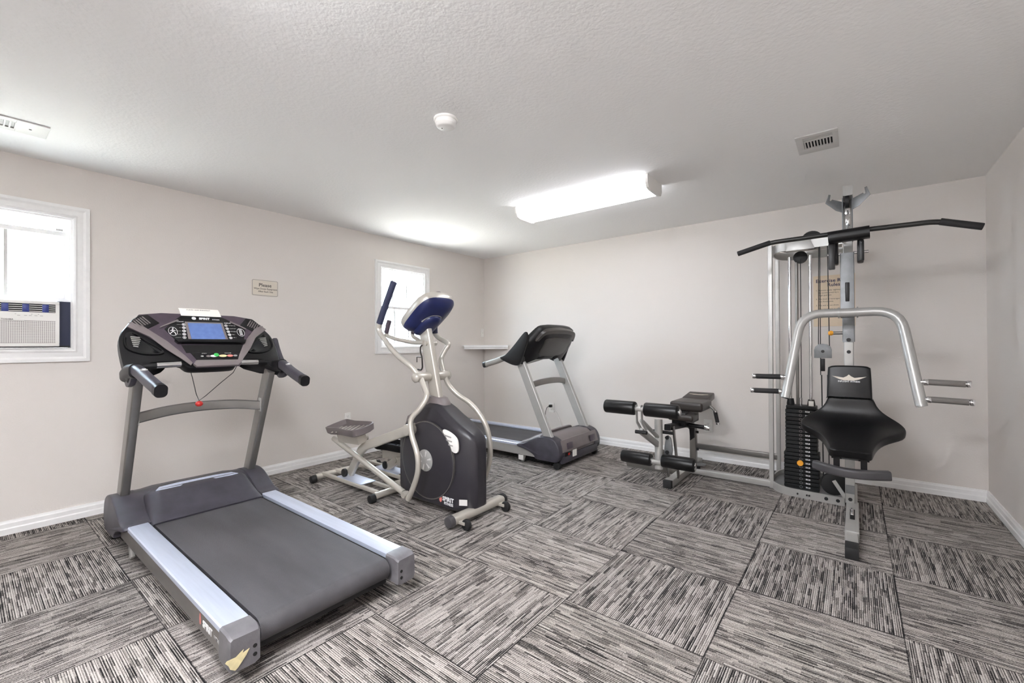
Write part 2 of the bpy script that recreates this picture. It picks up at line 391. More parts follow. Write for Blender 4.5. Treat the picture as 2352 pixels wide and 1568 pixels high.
# ------------------------------------------------------------------ wall items
def plate(name, label, cat, o, X, wdt=.07, hgt=.115, kind='outlet'):
    t = thing(name, label, cat, o); M = frame((0, 0, 0), X, (0, 0, 1))
    MB().prism(rrect(wdt, hgt, .006), M, .006, .0015).build('cover_plate', white_m, t)
    if kind == 'outlet':
        for s in (-1, 1):
            q = MB().prism([(x, y + s * .02) for x, y in rrect(.033, .028, .012)], M @ Matrix.Translation((0, 0, .006)), .0015).build('socket', white_m, t)
            mb = MB()
            for dx in (-.007, .007): mb.prism([(dx + x, s * .02 + .003 + y) for x, y in rrect(.0025, .009, .001)], M @ Matrix.Translation((0, 0, .0075)), .0005)
            mb.prism([(x, s * .02 - .008 + y) for x, y in rrect(.005, .005, .002)], M @ Matrix.Translation((0, 0, .0075)), .0005)
            mb.build('slots', ink_m, q)
    else:
        MB().box(-.005, .005, -.012, .012, .006, .016, .002, M=M).build('toggle', white_m, t)
        MB().cyl((M @ Vector((0, .045, .005))), (M @ Vector((0, .045, .0075))), .003).build('screw', grey_m, t)
        MB().cyl((M @ Vector((0, -.045, .005))), (M @ Vector((0, -.045, .0075))), .003).build('screw', grey_m, t)
    return t
plate('wall_outlet', 'white wall outlet on the left wall behind the elliptical trainer pedal', 'outlet', (.001, -2.187, .415), (0, 1, 0))
plate('wall_outlet', 'white wall outlet seen between the uprights of the far treadmill, plug in it', 'outlet', (1.165, -.001, .372), (1, 0, 0), .08, .12)
plate('wall_outlet', 'white wall outlet on the back wall right of the leg bench, nothing plugged in', 'outlet', (3.07, -.001, .352), (1, 0, 0), .085, .125)
plate('light_switch', 'small white light switch in the room corner above the corner shelf', 'switch', (.001, -.045, 1.362), (0, 1, 0), .06, .115, kind='switch')
cd = thing('power_cord', 'dark plug and thin cord hanging from the outlet behind the far treadmill', 'cord', (1.165, -.02, .372)); at((1.165, -.02, .372))
MB().box(1.147, 1.183, -.045, -.008, .378, .412, .006).build('plug', wire_m, cd)
MB().tube([(1.15, -.04, .395), (1.12, -.055, .37), (1.1, -.05, .3), (1.11, -.05, .15), (1.16, -.06, .008), (1.4, -.1, .006)], .0035, 8, smooth=.05).build('cable', wire_m, cd)
at((0, 0, 0))
cd = thing('power_cord', 'thin white cord running down the back wall below the far treadmill outlet', 'cord', (1.2, -.02, .36)); at((1.2, -.02, .36))
MB().tube([(1.18, -.012, .345), (1.24, -.012, .33), (1.3, -.012, .2), (1.34, -.02, .1), (1.35, -.04, .006), (1.5, -.08, .005)], .003, 8, smooth=.05).build('cable', white_m, cd)
at((0, 0, 0))
# corner shelf
t = thing('corner_shelf', 'small white triangular shelf mounted in the far room corner', 'shelf', (0, 0, 1.15)); at((0, 0, 1.15))
MB().prism([(.001, -.001), (.47, -.001), (.47, -.03), (.03, -.455), (.001, -.455)], frame((0, 0, 1.168), (1, 0, 0), (0, 1, 0)), .016).build('shelf_board', trim_m, t)
MB().prism([(-.012, 0), (.004, 0), (.006, .02), (.014, .026), (.014, .056), (-.012, .056)], frame((.468, -.03, 1.128), (.69, -.72, 0), (0, 0, 1)), .605).build('edge_moulding', trim_m, t)
at((0, 0, 0))
# please sign
t = thing('wall_sign', 'small cream plaque on the left wall reading Please wipe down equipment', 'sign', (.001, -3.011, 1.721)); at((.001, -3.011, 1.721))
M = frame((.001, -3.011, 1.721), (0, 1, 0), (0, 0, 1))
MB().prism(rrect(.228, .147, .014), M, .004, .001).build('sign_board', cream_m, t)
mb = MB(); O = rrect(.222, .141, .012); I = rrect(.214, .133, .01)
mb.rings([[M @ Vector((x, y, z)) for x, y in P] for P, z in ((O, .004), (O, .0048), (I, .0048), (I, .004))], cap=False, closed=True)
mb.build('border_line', grey_m, t)
text('lettering', 'Please', .044, M @ Matrix.Translation((0, .024, .0042)), ink_m, t, bold=.0005)
text('lettering', 'Wipe Down Equipment', .021, M @ Matrix.Translation((.004, -.009, .0042)), ink_m, t, bold=.0002)
text('lettering', 'After Each Use', .021, M @ Matrix.Translation((.004, -.034, .0042)), ink_m, t, bold=.0002)
at((0, 0, 0))
# exercise rules poster
t = thing('wall_poster', 'beige poster of exercise room rules on the back wall behind the weight machine', 'poster', (4.11, -.001, 1.58)); at((4.11, -.001, 1.58))
MB().box(3.967, 4.262, -.004, -.001, 1.34, 1.79).build('poster_sheet', beige_m, t)
def ptxt(s, size, x, z, m=ink_m, al='LEFT', bold=0): text('lettering', s, size, frame((x, -.0042, z), (1, 0, 0), (0, 0, 1)), m, t, align=al, bold=bold)
ptxt('Exercise Room', .042, 4.114, 1.742, navyink_m, 'CENTER', .0006); ptxt('Rules', .042, 4.114, 1.705, navyink_m, 'CENTER', .0006)
for k, (n, s) in enumerate([('1.', 'Persons under eighteen must'), ('', 'be accompanied by a'), ('', 'legal guardian.'), ('2.', 'No food or beverages in'), ('', 'the fitness area.'), ('3.', 'No wet or cut shoes.'), ('', 'Use equipment at own risk.'), ('', 'Management is not responsible'), ('', 'liable for injuries.')]):
    z = 1.66 - k * .022 - (.012 if k > 2 else 0) - (.012 if k > 4 else 0) - (.01 if k > 5 else 0)
    ptxt(s, .0165, 4.008, z)
    if n: ptxt(n, .0165, 3.985, z)
at((0, 0, 0))

# ------------------------------------------------------------------ window air conditioner
t = thing('air_conditioner', 'white window air conditioner with blue louvres under the raised left sash', 'air conditioner', (-.08, -4.62, 1.19)); at((-.08, -4.62, 1.19))
ya, yb, za, zb = -4.9, -4.335, 1.2, 1.495; F = .045
MB().box(-.4, F - .02, ya, yb, za, zb - .01, .006).build('cabinet', white_m, t)
mb = MB()
mb.box(F - .022, F, ya - .004, yb + .004, za - .004, za + .018, .003); mb.box(F - .022, F, ya - .004, yb + .004, zb - .02, zb, .003)
mb.box(F - .022, F, ya - .004, ya + .014, za + .018, zb - .02); mb.box(F - .022, F, yb - .014, yb + .004, za + .018, zb - .02)
mb.box(F - .02, F - .001, ya + .014, yb - .014, za + .165, zb - .075)
fp = mb.build('front_panel', white_m, t)
MB().box(F - .02, F - .008, ya + .01, yb - .012, zb - .077, zb - .018).build('outlet_recess', shadow_m, t)
for k in range(6): MB().box(F - .01, F - .004, yb - .075 - k * .088, yb - .045 - k * .088, zb - .074, zb - .022, .002).build('louvre', bluep_m, t)
for k in range(4): MB().box(F - .009, F - .006, ya + .014, yb - .016, zb - .07 + k * .013, zb - .066 + k * .013).build('vane', white_m, t)
gr = MB().box(F - .016, F - .006, ya + .012, yb - .014, za + .018, za + .165).build('filter_grille', acgrille_m, t)
mb = MB()
for k in range(26):
    z = za + .022 + k * .0055; mb.box(F - .006, F - .0045, ya + .014, yb - .016, z, z + .0022)
for k in range(60):
    y = ya + .016 + k * .0092; mb.box(F - .006, F - .004, y, y + .0025, za + .02, za + .163)
mb.build('mesh', white_m, gr)
MB().box(F - .004, F + .003, -4.635, -4.49, za + .162, za + .178, .002).build('badge', white_m, t)
text('lettering', 'TOSHIBA', .0125, frame((F + .0032, -4.562, za + .17), (0, 1, 0), (0, 0, 1)), ink_m, t, bold=.0002)
mb = MB()
for y in (-4.52, -4.49, -4.47, -4.445, -4.42): mb.box(F - .001, F + .0003, y, y + .013, za + .196, za + .1985)
for y in (-4.53, -4.46, -4.43): mb.box(F - .001, F + .0003, y, y + .006, za + .205, za + .2075)
mb.build('control_marks', grey_m, t)
MB().box(-.1, .012, -4.336, -4.276, 1.188, 1.5).build('side_curtain', acside_m, t)
MB().box(-.12, .015, -4.92, -4.28, 1.1875, 1.2).build('base_seal', rubber_m, t)
at((0, 0, 0))

# ------------------------------------------------------------------ treadmills (local frame: +x towards the running end)
def treadmill(label, loc, rz, first):
    t = thing('treadmill', label, 'treadmill', loc, rz)
    XR = 1.90
    MB().box(.2, 1.93, -.275, .275, .075, .14, .004).build('deck_frame', black_m, t)
    # belt with rounded rear roller
    zt, R = .178, .047
    pts = [(.5, zt)] + [(1.90 + R * math.sin(a) * 1.0, zt - R + R * math.cos(a)) for a in [PI * k / 14 for k in range(15)]] + [(.5, zt - 2 * R)]
    inn = [(x, z) for x, z in pts]
    MB().prism(pts, frame((0, -.283, 0), (1, 0, 0), (0, 0, 1)), -.566).build('running_belt', belt_m, t)
    for s in (-1, 1):
        a, c = s * .305, s * .395
        prof = [(0, .176), (0, .186), (.012, .190), (.078, .190), (.09, .186), (.09, .165), (.082, .16), (.082, .1), (.074, .095), (.06, .1), (.06, .176)]
        prof = [(s * (.305 + x), z) for x, z in prof]
        MB().prism([(s * (.302 + x), z) for x, z in [(0, .168), (0, .188), (.004, .191), (.088, .191), (.093, .187), (.093, .168)]], frame((.46, 0, 0), (0, 1, 0), (0, 0, 1)), XR - .46).build('foot_rail', alu_m, t)
        MB().box(.3, XR, s * .335, s * .388, .08, .168, .006).build('side_rail', steel_m if first else gym_m, t)
        # rear end cap
        M = frame((XR, s * .297, 0), (0, s, 0), (0, 0, 1))
        cp = MB(); P0 = [(0, .075), (0, .185), (.006, .193), (.096, .196), (.104, .19), (.106, .09), (.098, .068), (.02, .066)]
        R_ = []
        for x, k in ((XR - .005, 1), (XR + .055, 1), (XR + .078, .97), (XR + .086, .9)):
            R_.append([(x, s * (.297 + .052 + (q - .052) * k), .13 + (z - .13) * k - (.006 if k < 1 else 0)) for q, z in P0])
        cp.rings(R_); ec = cp.build('end_cap', capgrey_m, t, ang=30)
        if first:
            for z in (.098, .128): MB().cyl((XR + .084, s * .319, z), (XR + .0875, s * .319, z), .007).build('screw_hole', shadow_m, ec)
        # motor side cover with wheel arch
        P = [(.03, .075), (.0, .12), (.005, .2), (.04, .262), (.1, .292), (.17, .3), (.25, .288), (.34, .25), (.43, .205), (.5, .192), (.505, .17), (.42, .155), (.34, .13), (.29, .1), (.27, .075), (.1, .07)]
        P = spline(P, 3)
        y0 = s * .30; y1 = s * .415
        R_ = [[(x, y, z) for x, z in P] for y in (y0,)]
        cx, cz = .2, .16
        for y, k in ((s * .405, 1), (s * .413, .985), (s * .417, .95)): R_.append([(cx + (x - cx) * k, y, cz + (z - cz) * k) for x, z in P])
        MB().rings(R_).build('side_cover', dark_m, t, ang=40)
        MB().cyl((.05, s * .352, .036), (.05, s * .392, .036), .036, bev=.006).build('transport_wheel', rubber_m, t)
        MB().box(.12, .55, s * .3, s * .345, .03, .075, .004).build('lift_frame', black_m, t)
        MB().cyl((1.8, s * .33, .0), (1.8, s * .33, .07), .02, .016).build('rear_foot', rubber_m, t)
        MB().prism([(.43, .1), (.47, .1), (.5, .02), (.485, .004), (.46, .006)], frame((0, s * .36, 0), (1, 0, 0), (0, 0, 1)), .02, .003).build('lift_arm', gym_m, t)
        # upright
        up = MB().sweep([(.15, s * .352, .27), (.50, s * .352, 1.03)], rrect(.046, .092, .01), up=(1, 0, -.46))
        up.build('upright', steel_m if first else gym_m, t)
        # handle
        hp = [(.50, s * .385, 1.06), (.60, s * .382, 1.068), (.70, s * .375, 1.05), (.80, s * .368, 1.02), (.98, s * .358, .975)]
        hd = MB().sweep(spline(hp, 5, False)[6:], rrect(.052, .062, .02), up=(0, 0, 1)).build('handlebar', gripgrey_m if not first else dark_m, t)
        MB().sweep([(.955, s * .36, .981), (.99, s * .358, .973)], rrect(.056, .066, .022)).build('grip_cap', black_m, hd)
        if first:
            MB().cyl((.735, s * .372, 1.06), (.738, s * .372, 1.074), .017, n=20, bev=.003).build('thumb_button', grey_m, hd)
            MB().cyl((.738, s * .372, 1.07), (.739, s * .372, 1.077), .008, n=16).build('button_centre', print_m, hd)
        MB().sweep([(.44, s * .385, 1.03), (.52, s * .386, 1.055), (.63, s * .381, 1.062)], [(x, y) for x, y in rrect(.066, .08, .028)]).build('handle_socket', black_m, t)
        sp_ = [(.385, 1.25), (.33, 1.2), (.37, 1.09), (.42, 1.0), (.47, .966), (.54, .982), (.585, 1.03), (.535, 1.07), (.485, 1.11), (.43, 1.18)]
        if not first: sp_ = [(.69, 1.055), (.62, 1.085), (.51, 1.18), (.40, 1.29), (.355, 1.315), (.34, 1.24), (.385, 1.12), (.44, 1.0), (.5, .982), (.6, 1.01)]
        MB().prism(spline(sp_, 3), frame((0, -.396 if s < 0 else .425, 0), (1, 0, 0), (0, 0, 1)), -.03, .008).build('side_shell', dark_m if first else black_m, t)
        # pulse bar
        pb = MB().tube([(.50, s * .1, 1.09), (.512, s * .2, 1.085), (.51, s * .34, 1.08)], .017, smooth=.03).build('pulse_bar', black_m, t)
        MB().tube([(.5155, s * .155, 1.0885), (.5175, s * .2, 1.0865), (.517, s * .27, 1.0845)], .0165).build('sensor_plate', chrome_m, pb)
    # motor hood between the covers
    lo = [(.02, .09), (.0, .18), (.04, .25), (.1, .29), (.18, .298), (.25, .285), (.3, .262), (.38, .222), (.46, .196), (.505, .188), (.5, .16), (.3, .12)]
    hi = [(.02, .09), (.0, .19), (.04, .262), (.1, .298), (.17, .303), (.22, .298), (.26, .29), (.3, .26), (.42, .205), (.46, .19), (.45, .16), (.3, .12)]
    MB().rings([[(x, y, z) for x, z in P] for y, P in ((-.315, lo), (-.26, lo), (-.2, hi), (.2, hi), (.26, lo), (.315, lo))]).build('motor_hood', dark_m if first else taupe_m, t, ang=50)
    Rg = []
    for y, k, c in ((-.292, 0, 0), (-.287, .45, 0), (-.275, .8, .03), (-.25, .97, .055), (-.2, 1, .065), (0, 1.02, .07), (.2, 1, .065), (.25, .97, .055), (.275, .8, .03), (.287, .45, 0), (.292, 0, 0)):
        top = [(.262 + .03 * (1 - k), .2 + .108 * k), (.285 + .03 * (1 - k), .2 + .112 * k), (.33, .195 + .098 * k), (.4, .19 + .07 * k), (.47, .186 + .036 * k), (.535, .183 + .014 * k), (.548, .182 + .006 * k), (.54, .17), (.3, .17)]
        Rg.append([(x, y, z) for x, z in top])
    MB().rings(Rg).build('hood_hump', dark_m if first else taupe_m, t, ang=50)
    if first:
        Sx = [(-.225, .297), (-.18, .3), (-.1, .3), (-.085, .29), (-.03, .29), (-.02, .296), (.0, .296), (.01, .29), (.08, .29), (.095, .3), (.19, .302), (.23, .296), (.2, .262), (.1, .245), (-.1, .245), (-.2, .262)]
        MB().rings([[(x, y, z - max(0, x - .27) * .35) for y, x in Sx] for z in (.3, .318)]).build('hood_strip', alu_m, t)
    else:
        for y in (-.23, .23): MB().prism([(-.05, -.03), (.05, -.03), (.05, .03), (-.05, .03)], frame((-.004, y, .21), (0, 1, 0), (.12, 0, 1)), -.006, .001).build('hood_grille', purple_m, t)
        MB().prism([(-.36, -.055), (.36, -.055), (.345, .06), (-.345, .06)], frame((.006, 0, .215), (0, -1, 0), (.25, 0, 1)), -.012, .004).build('front_panel', taupe_m, t)
        MB().box(-.004, .02, .2, .31, .115, .15, .003).build('power_inlet', black_m, t)
        MB().box(-.01, -.003, .235, .26, .122, .143, .002).build('power_switch', red_m, t)
        MB().box(-.006, .0, .1, .17, .09, .155).build('rating_label', white_m, t)
        MB().box(.44, .5, .3905, .392, .03, .08).build('warning_label', white_m, t)
    MB().box(.0, .3, -.36, .36, .05, .13, .01).build('base_cover', dark_m, t)
    # cross brace
    MB().sweep(spline([(.40, -.345, .775), (.375, -.18, .8), (.365, 0, .808), (.375, .18, .8), (.40, .345, .775)], 6, False), rrect(.028, .062, .01), up=(0, 0, 1)).build('cross_brace', steel_m, t)
    for s in (-1, 1): MB().box(.385, .42, s * .327, s * .332, .735, .83, .004).build('brace_plate', gym_m, t)
    # console: plane coordinates (y, t) on a tilted plane facing the runner
    def cf(n=0): return frame((.54 + .805 * n, 0, 1.06 + .593 * n), (0, 1, 0), (-.592, 0, .806))
    O = [(-.41, 0), (-.418, .14), (-.411, .238), (-.38, .305), (-.315, .392), (-.205, .414), (-.1, .42), (.1, .42), (.205, .414), (.315, .392), (.38, .305), (.411, .238), (.418, .14), (.41, 0),
         (.39, -.05), (.34, .0), (.3, .05), (.17, .05), (.13, .01), (.08, 0), (-.08, 0), (-.13, .01), (-.17, .05), (-.3, .05), (-.34, .0), (-.39, -.05)]
    O = spline(O, 3)
    Rg = []
    for dz, k in ((0.0, .985), (-.006, 1), (-.05, 1.0), (-.075, .95), (-.11, .8), (-.125, .6)):
        M = cf(dz); Rg.append([M @ Vector((y * k, .2 + (q - .2) * (k if k > .97 else k * .95), 0)) for y, q in O])
    con = MB().rings(Rg).build('console', black_m, t, ang=45)
    if not first:
        P = [(-.385, .27), (-.36, .34), (-.3, .392), (-.18, .412), (0, .42), (.18, .412), (.3, .392), (.36, .34), (.385, .27), (.33, .3), (.18, .34), (0, .352), (-.18, .34), (-.33, .3)]
        MB().prism([(x * .93, y) for x, y in spline(P, 3)], cf(-.045), -.058, .012).build('rear_trim', vinylb_m, con)
        MB().tube([cf(-.108) @ Vector(p) for p in spline([(-.28, .27, 0), (-.18, .3, 0), (0, .312, 0), (.18, .3, 0), (.28, .27, 0)], 5, False)], .007, 8).build('trim_line', taupe_m, con)
        MB().prism(spline([(-.2, .12), (-.24, .25), (-.2, .33), (.2, .33), (.24, .25), (.2, .12)], 4), cf(-.118), -.014, .004).build('rear_cover', vinylb_m, con)
        return t
    # raised plum/taupe surround, black display window, shelf, lower trim
    sur = [(-.315, .40), (-.205, .418), (-.1, .423), (.1, .423), (.205, .418), (.315, .40), (.255, .22), (.185, .04), (.16, .005), (-.06 - .03, .005), (-.12, .075), (-.2, .15), (-.3, .25), (-.39, .295)]
    MB().prism([(-.31, .395), (-.2, .414), (.2, .414), (.312, .392), (.36, .33), (.26, .25), (.232, .15), (.165, .02), (.15, .0), (-.085, .0), (-.11, .05), (-.19, .14), (-.29, .235), (-.372, .3)], cf(0), .012, .005).build('surround', purple_m, con)
    for s in (-1, 1):
        MB().prism([(s * x, y) for x, y in [(.37, .305), (.315, .38), (.27, .392), (.22, .33), (.3, .27)]], cf(.011), .006, .002).build('speaker_grille', black_m, con)
        g = MB()
        for k in range(7): g.prism([(s * (.262 + k * .012), .325 - k * .007), (s * (.268 + k * .012), .323 - k * .007), (s * (.3 + k * .011), .372 - k * .008), (s * (.294 + k * .011), .374 - k * .008)], cf(.017), .002)
        g.build('grille_ribs', taupe_m, con)
        MB().prism([(s * x + (.045 * (.35 - y) / .35 if s > 0 else 0), y) for x, y in [(.375, .298), (.352, .328), (.30, .302), (.2, .19), (.13, .085), (.1, .03), (.112, .012), (.15, .06), (.22, .14), (.28, .225)]], cf(.0125), .005, .0015).build('trim_blade', taupe_m, con)
        rim = spline([(s * x, y) for x, y in [(.225, .125), (.3, .2), (.355, .262), (.392, .24), (.395, .15), (.33, .105), (.25, .1)]], 4)
        cx, cy = s * .32, .175
        a = [[cf(0.0) @ Vector((x, y, 0)) for x, y in rim], [cf(.012) @ Vector((cx + (x - cx) * .97, cy + (y - cy) * .97, 0)) for x, y in rim], [cf(.012) @ Vector((cx + (x - cx) * .9, cy + (y - cy) * .9, 0)) for x, y in rim], [cf(.003) @ Vector((cx + (x - cx) * .84, cy + (y - cy) * .84, 0)) for x, y in rim]]
        MB().rings(a).build('cup_pod', blackg_m, con, ang=60)
        g = MB()
        for k in range(6): g.prism([(s * (.318 + .004 * k), .225 - k * .013), (s * (.318 + .004 * k), .221 - k * .013), (s * (.365 - .001 * k), .226 - k * .013), (s * (.365 - .001 * k), .231 - k * .013)], cf(.004), .006)
        g.build('cup_ribs', grey_m, con)
    MB().prism([(-.157, .34), (-.1, .398), (.115, .398), (.19, .345), (.244, .289), (.211, .182), (-.149, .182), (-.202, .285)], cf(.01), .006, .002).build('display_panel', blackg_m, con)
    for s in (-1, 1): MB().prism([(s * .14 + .02, .352), (s * .14 + .02 + s * .008, .36), (s * .235 + .015, .3), (s * .238 + .012, .29)], cf(.016), .005, .001).build('trim_line', taupe_m, con)
    MB().prism([(-.092, .345), (.118, .345), (.124, .19), (-.094, .19)], cf(.0155), .003, .001).build('screen_bezel', taupe_m, con)
    MB().prism([(-.078, .334), (.105, .334), (.109, .199), (-.078, .199)], cf(.0185), .0015).build('screen', screen_m, con)
    T = lambda s_, size, y, q, m_=print_m, bold=0, al='CENTER', n=.0165: text('lettering', s_, size, cf(n) @ Matrix.Translation((y, q, 0)), m_, con, bold=bold, align=al)
    T('SPIRIT', .022, .02, .374, bold=.0012); T('FITNESS', .012, .084, .369)
    MB().prism(ell(-.038, .375, .012, .012, 20), cf(.0165), .0008).build('logo_disc', print_m, con)
    T('PROGRAMS', .008, -.118, .345); T('DISPLAY', .011, .148, .343)
    for k, s_ in enumerate(['MANUAL', 'HILL', 'FAT BURN', 'CARDIO', 'STRENGTH']): T(s_, .0058, -.112 - .004 * k, .322 - .0255 * k, grey_m, al='RIGHT')
    for k, s_ in enumerate(['INTERVAL', 'CUSTOM', 'FITNESS', 'HR 1', 'HR 2']): T(s_, .0095, .148 + .002 * k, .322 - .025 * k, grey_m, al='LEFT')
    for k in range(5):
        for cx in (-.1 - .003 * k, .134 + .002 * k):
            mb = MB(); o_ = ell(cx, .322 - .0255 * k, .0095, .0095, 18); i_ = ell(cx, .322 - .0255 * k, .0068, .0068, 18)
            mb.rings([[cf(n) @ Vector((x, y, 0)) for x, y in q] for q, n in ((o_, .0165), (o_, .0172), (i_, .0172), (i_, .0165))], closed=True)
            mb.prism(ell(cx, .322 - .0255 * k, .003, .005, 10), cf(.0165), .0006)
            mb.build('program_key', print_m, con)
    mb = MB()
    for cx in (-.163, .212):
        o_ = ell(cx, .267, .023, .034, 28); i_ = ell(cx, .267, .0212, .0322, 28)
        mb.rings([[cf(n) @ Vector((x, y, 0)) for x, y in q] for q, n in ((o_, .0165), (o_, .0172), (i_, .0172), (i_, .0165))], closed=True)
    for k in range(5): mb.prism([(.203, .288 - k * .011), (.221, .288 - k * .011), (.221, .293 - k * .011), (.203, .293 - k * .011)], cf(.0165), .0006)
    for a, c in (((-.163, .285), (-.163, .27)), ((-.163, .278), (-.15, .272)), ((-.163, .278), (-.175, .27)), ((-.163, .268), (-.152, .255)), ((-.152, .255), (-.154, .243)), ((-.163, .268), (-.172, .256)), ((-.172, .256), (-.18, .25))):
        d = Vector((c[0] - a[0], c[1] - a[1])).normalized(); n_ = Vector((-d.y, d.x)) * .002
        mb.prism([(a[0] + n_.x, a[1] + n_.y), (c[0] + n_.x, c[1] + n_.y), (c[0] - n_.x, c[1] - n_.y), (a[0] - n_.x, a[1] - n_.y)], cf(.0165), .0006)
    mb.prism(ell(-.16, .291, .004, .004, 12), cf(.0165), .0006)
    mb.build('icons', print_m, con)
    for cx in (-.125, .135): MB().prism([(cx + x, .202 + y) for x, y in rrect(.04, .009, .0045)], cf(.0165), .001).build('pill_key', grey_m, con)
    # reading shelf and lower tray
    MB().prism([(-.155, .17), (-.17, .192), (.225, .192), (.212, .165)], cf(.012), .03, .006).build('shelf_lip', blackg_m, con)
    MB().prism([(-.12, .105), (-.135, .165), (.2, .165), (.18, .105)], cf(.009), .005).build('tray_recess', shadow_m, con)
    MB().prism([(-.075, .05), (-.1, .105), (.185, .105), (.16, .045)], cf(.011), .006, .002).build('key_panel', blackg_m, con)
    for x, a, c, m_ in ((-.045, .008, .005, grey_m), (-.012, .012, .007, taupe_m), (.018, .02, .008, print_m), (.033, .014, .013, green_m), (.068, .022, .009, yellow_m), (.108, .017, .009, pink_m), (.138, .012, .007, grey_m)):
        MB().prism(ell(x, .075 + (.008 if m_ is green_m else 0), a, c, 20), cf(.017), .0025 + (.002 if m_ is green_m else 0), .0008).build('control_button', m_, con)
    T('SPEED', .01, -.03, .096, grey_m, n=.0172); T('INCLINE', .01, .1, .096, grey_m, n=.0172)
    lip = [(.16, .045), (-.08, .05), (-.1, .02), (-.085, 0), (.14, 0), (.16, .02)]
    MB().prism(lip, cf(-.0), .022, .01).build('front_lip', taupe_m, con)
    # side lettering and end cap
    for s in (-1,):
        text('lettering', 'SPIRIT', .038, frame((1.735, -.3888, .122), (1, 0, 0), (0, 0, 1)), print_m, t, bold=.001)
        text('lettering', 'FITNESS', .022, frame((1.842, -.3888, .118), (1, 0, 0), (0, 0, 1)), grey_m, t)
        MB().prism(ell(1.655, .13, .008, .022, 20), frame((0, -.3885, 0), (1, 0, 0), (0, 0, 1)), .0008).build('logo_disc', pink_m, t)
    return t
TM1 = treadmill('treadmill with lit blue console in the left foreground, end cap taped', (.58, -3.777, 0), 0, True)
TM2 = treadmill('far treadmill near the back wall corner, its console seen from behind', (2.07, -.85, 0), PI, False)
# paper note, tape, safety key
cfw = lambda n=0: frame((.58 + .54 + .805 * n, -3.777, 1.06 + .593 * n), (0, 1, 0), (-.592, 0, .806))
at((.88, -3.777, 1.42))
t = thing('paper_note', 'folded white paper note lying over the top of the near treadmill console', 'paper', (.88, -3.777, 1.42))
R_ = []
sec = [(.385, .0275), (.4, .0265), (.43, .0262), (.452, .02)]
P = [[cfw(n) @ Vector((y, q, 0)) for y in (-.106 - (q - .385) * .05, .116 - (q - .385) * .1)] for q, n in sec]
mb = MB(); mb.rings([[a, b_, b_ + Vector((.0008, 0, .0008)), a + Vector((.0008, 0, .0008))] for a, b_ in P]); mb.build('sheet', paper_m, t)
text('lettering', 'CLEAN AND DISINFECT', .0125, cfw(.0275) @ Matrix.Translation((-.005, .436, 0)) @ rot('X', -12), grey_m, t)
at((2.57, -4.15, .11))
t = MB(); M = frame((2.5685, -4.142, .108), (0, 1, 0), (-.02, 0, 1)) @ Matrix.Scale(.85, 4)
t.prism([(-.058, .012), (-.052, .018), (-.02, .016), (0, .028), (.01, .033), (.006, .02), (.032, .026), (.02, .005), (-.012, -.03), (-.022, -.036), (-.04, -.022), (-.046, -.005)], M, .0012)
tag(t.build('masking_tape', tape_m), 'torn piece of yellowed masking tape on the near treadmill end cap', 'tape')
at((1.08, -3.83, .9))
t = thing('safety_key', 'red safety clip hanging on a thin black cord below the near treadmill console', 'safety key', (1.08, -3.83, .9))
MB().tube([(1.085, -3.885, 1.06), (1.083, -3.87, 1.0), (1.08, -3.85, .9), (1.08, -3.835, .858), (1.08, -3.8, .885), (1.085, -3.72, .96), (1.085, -3.65, 1.02), (1.085, -3.63, 1.06)], .0022, 6).build('cord', wire_m, t)
MB().lathe((1.08, -3.835, .823), (0, 0, 1), [(0, 0), (.012, .001), (.02, .01), (.021, .018), (.016, .028), (.006, .033), (0, .034)]).build('clip', red_m, t)
at((0, 0, 0))

# ------------------------------------------------------------------ elliptical trainer (world coordinates)
YC = -2.53
t = thing('elliptical_trainer', 'champagne and charcoal elliptical trainer in the middle of the room', 'elliptical trainer', (1.8, YC, 0)); at((1.8, YC, 0))
def xy(s, y): return YC + s * y
# base frame
fs = MB().sweep([(2.2, YC - .25, .058), (2.2, YC + .25, .058)], rrect(.075, .055, .024)).build('front_stabilizer', silver_m, t)
for s in (-1, 1):
    MB().cyl((2.2, YC + s * .245, .056), (2.2, YC + s * .285, .054), .04, .036, bev=.006).build('end_cap', rollgrey_m if s < 0 else rubber_m, fs)
    w_ = MB().cyl((2.285, YC + s * .2 - .015, .036), (2.285, YC + s * .2 + .015, .036), .036, bev=.008).build('transport_wheel', rubber_m, fs)
    MB().box(2.2, 2.285, YC + s * .2 - .022, YC + s * .2 + .022, .035, .055, .004).build('wheel_bracket', silver_m, fs)
for x, y0, y1 in ((1.385, -.27, .27), (.565, -.3, .3)):
    cb = MB().tube([(x, YC + y0, .05), (x, YC + y1, .05)], .026).build('rear_crossbar', silver_m, t)
    for s, y in ((-1, y0), (1, y1)): MB().cyl((x, YC + y, .036), (x, YC + y + s * .045, .034), .034, .031, bev=.006).build('end_cap', rubber_m, cb)
for s in (-1, 1):
    a = .095; c = .25
    for y in (a + .015, c - .015): MB().sweep([(.565, YC + s * y, .066), (1.385, YC + s * y, .066)], rrect(.03, .03, .008)).build('track_rail', silver_m, t)
    MB().box(.8, 1.16, YC + s * .105, YC + s * .24, .079, .086, .002).build('track_plate', alu_m, t)
MB().box(1.3, 2.2, YC - .035, YC + .035, .04, .09, .01).build('centre_beam', silver_m, t)
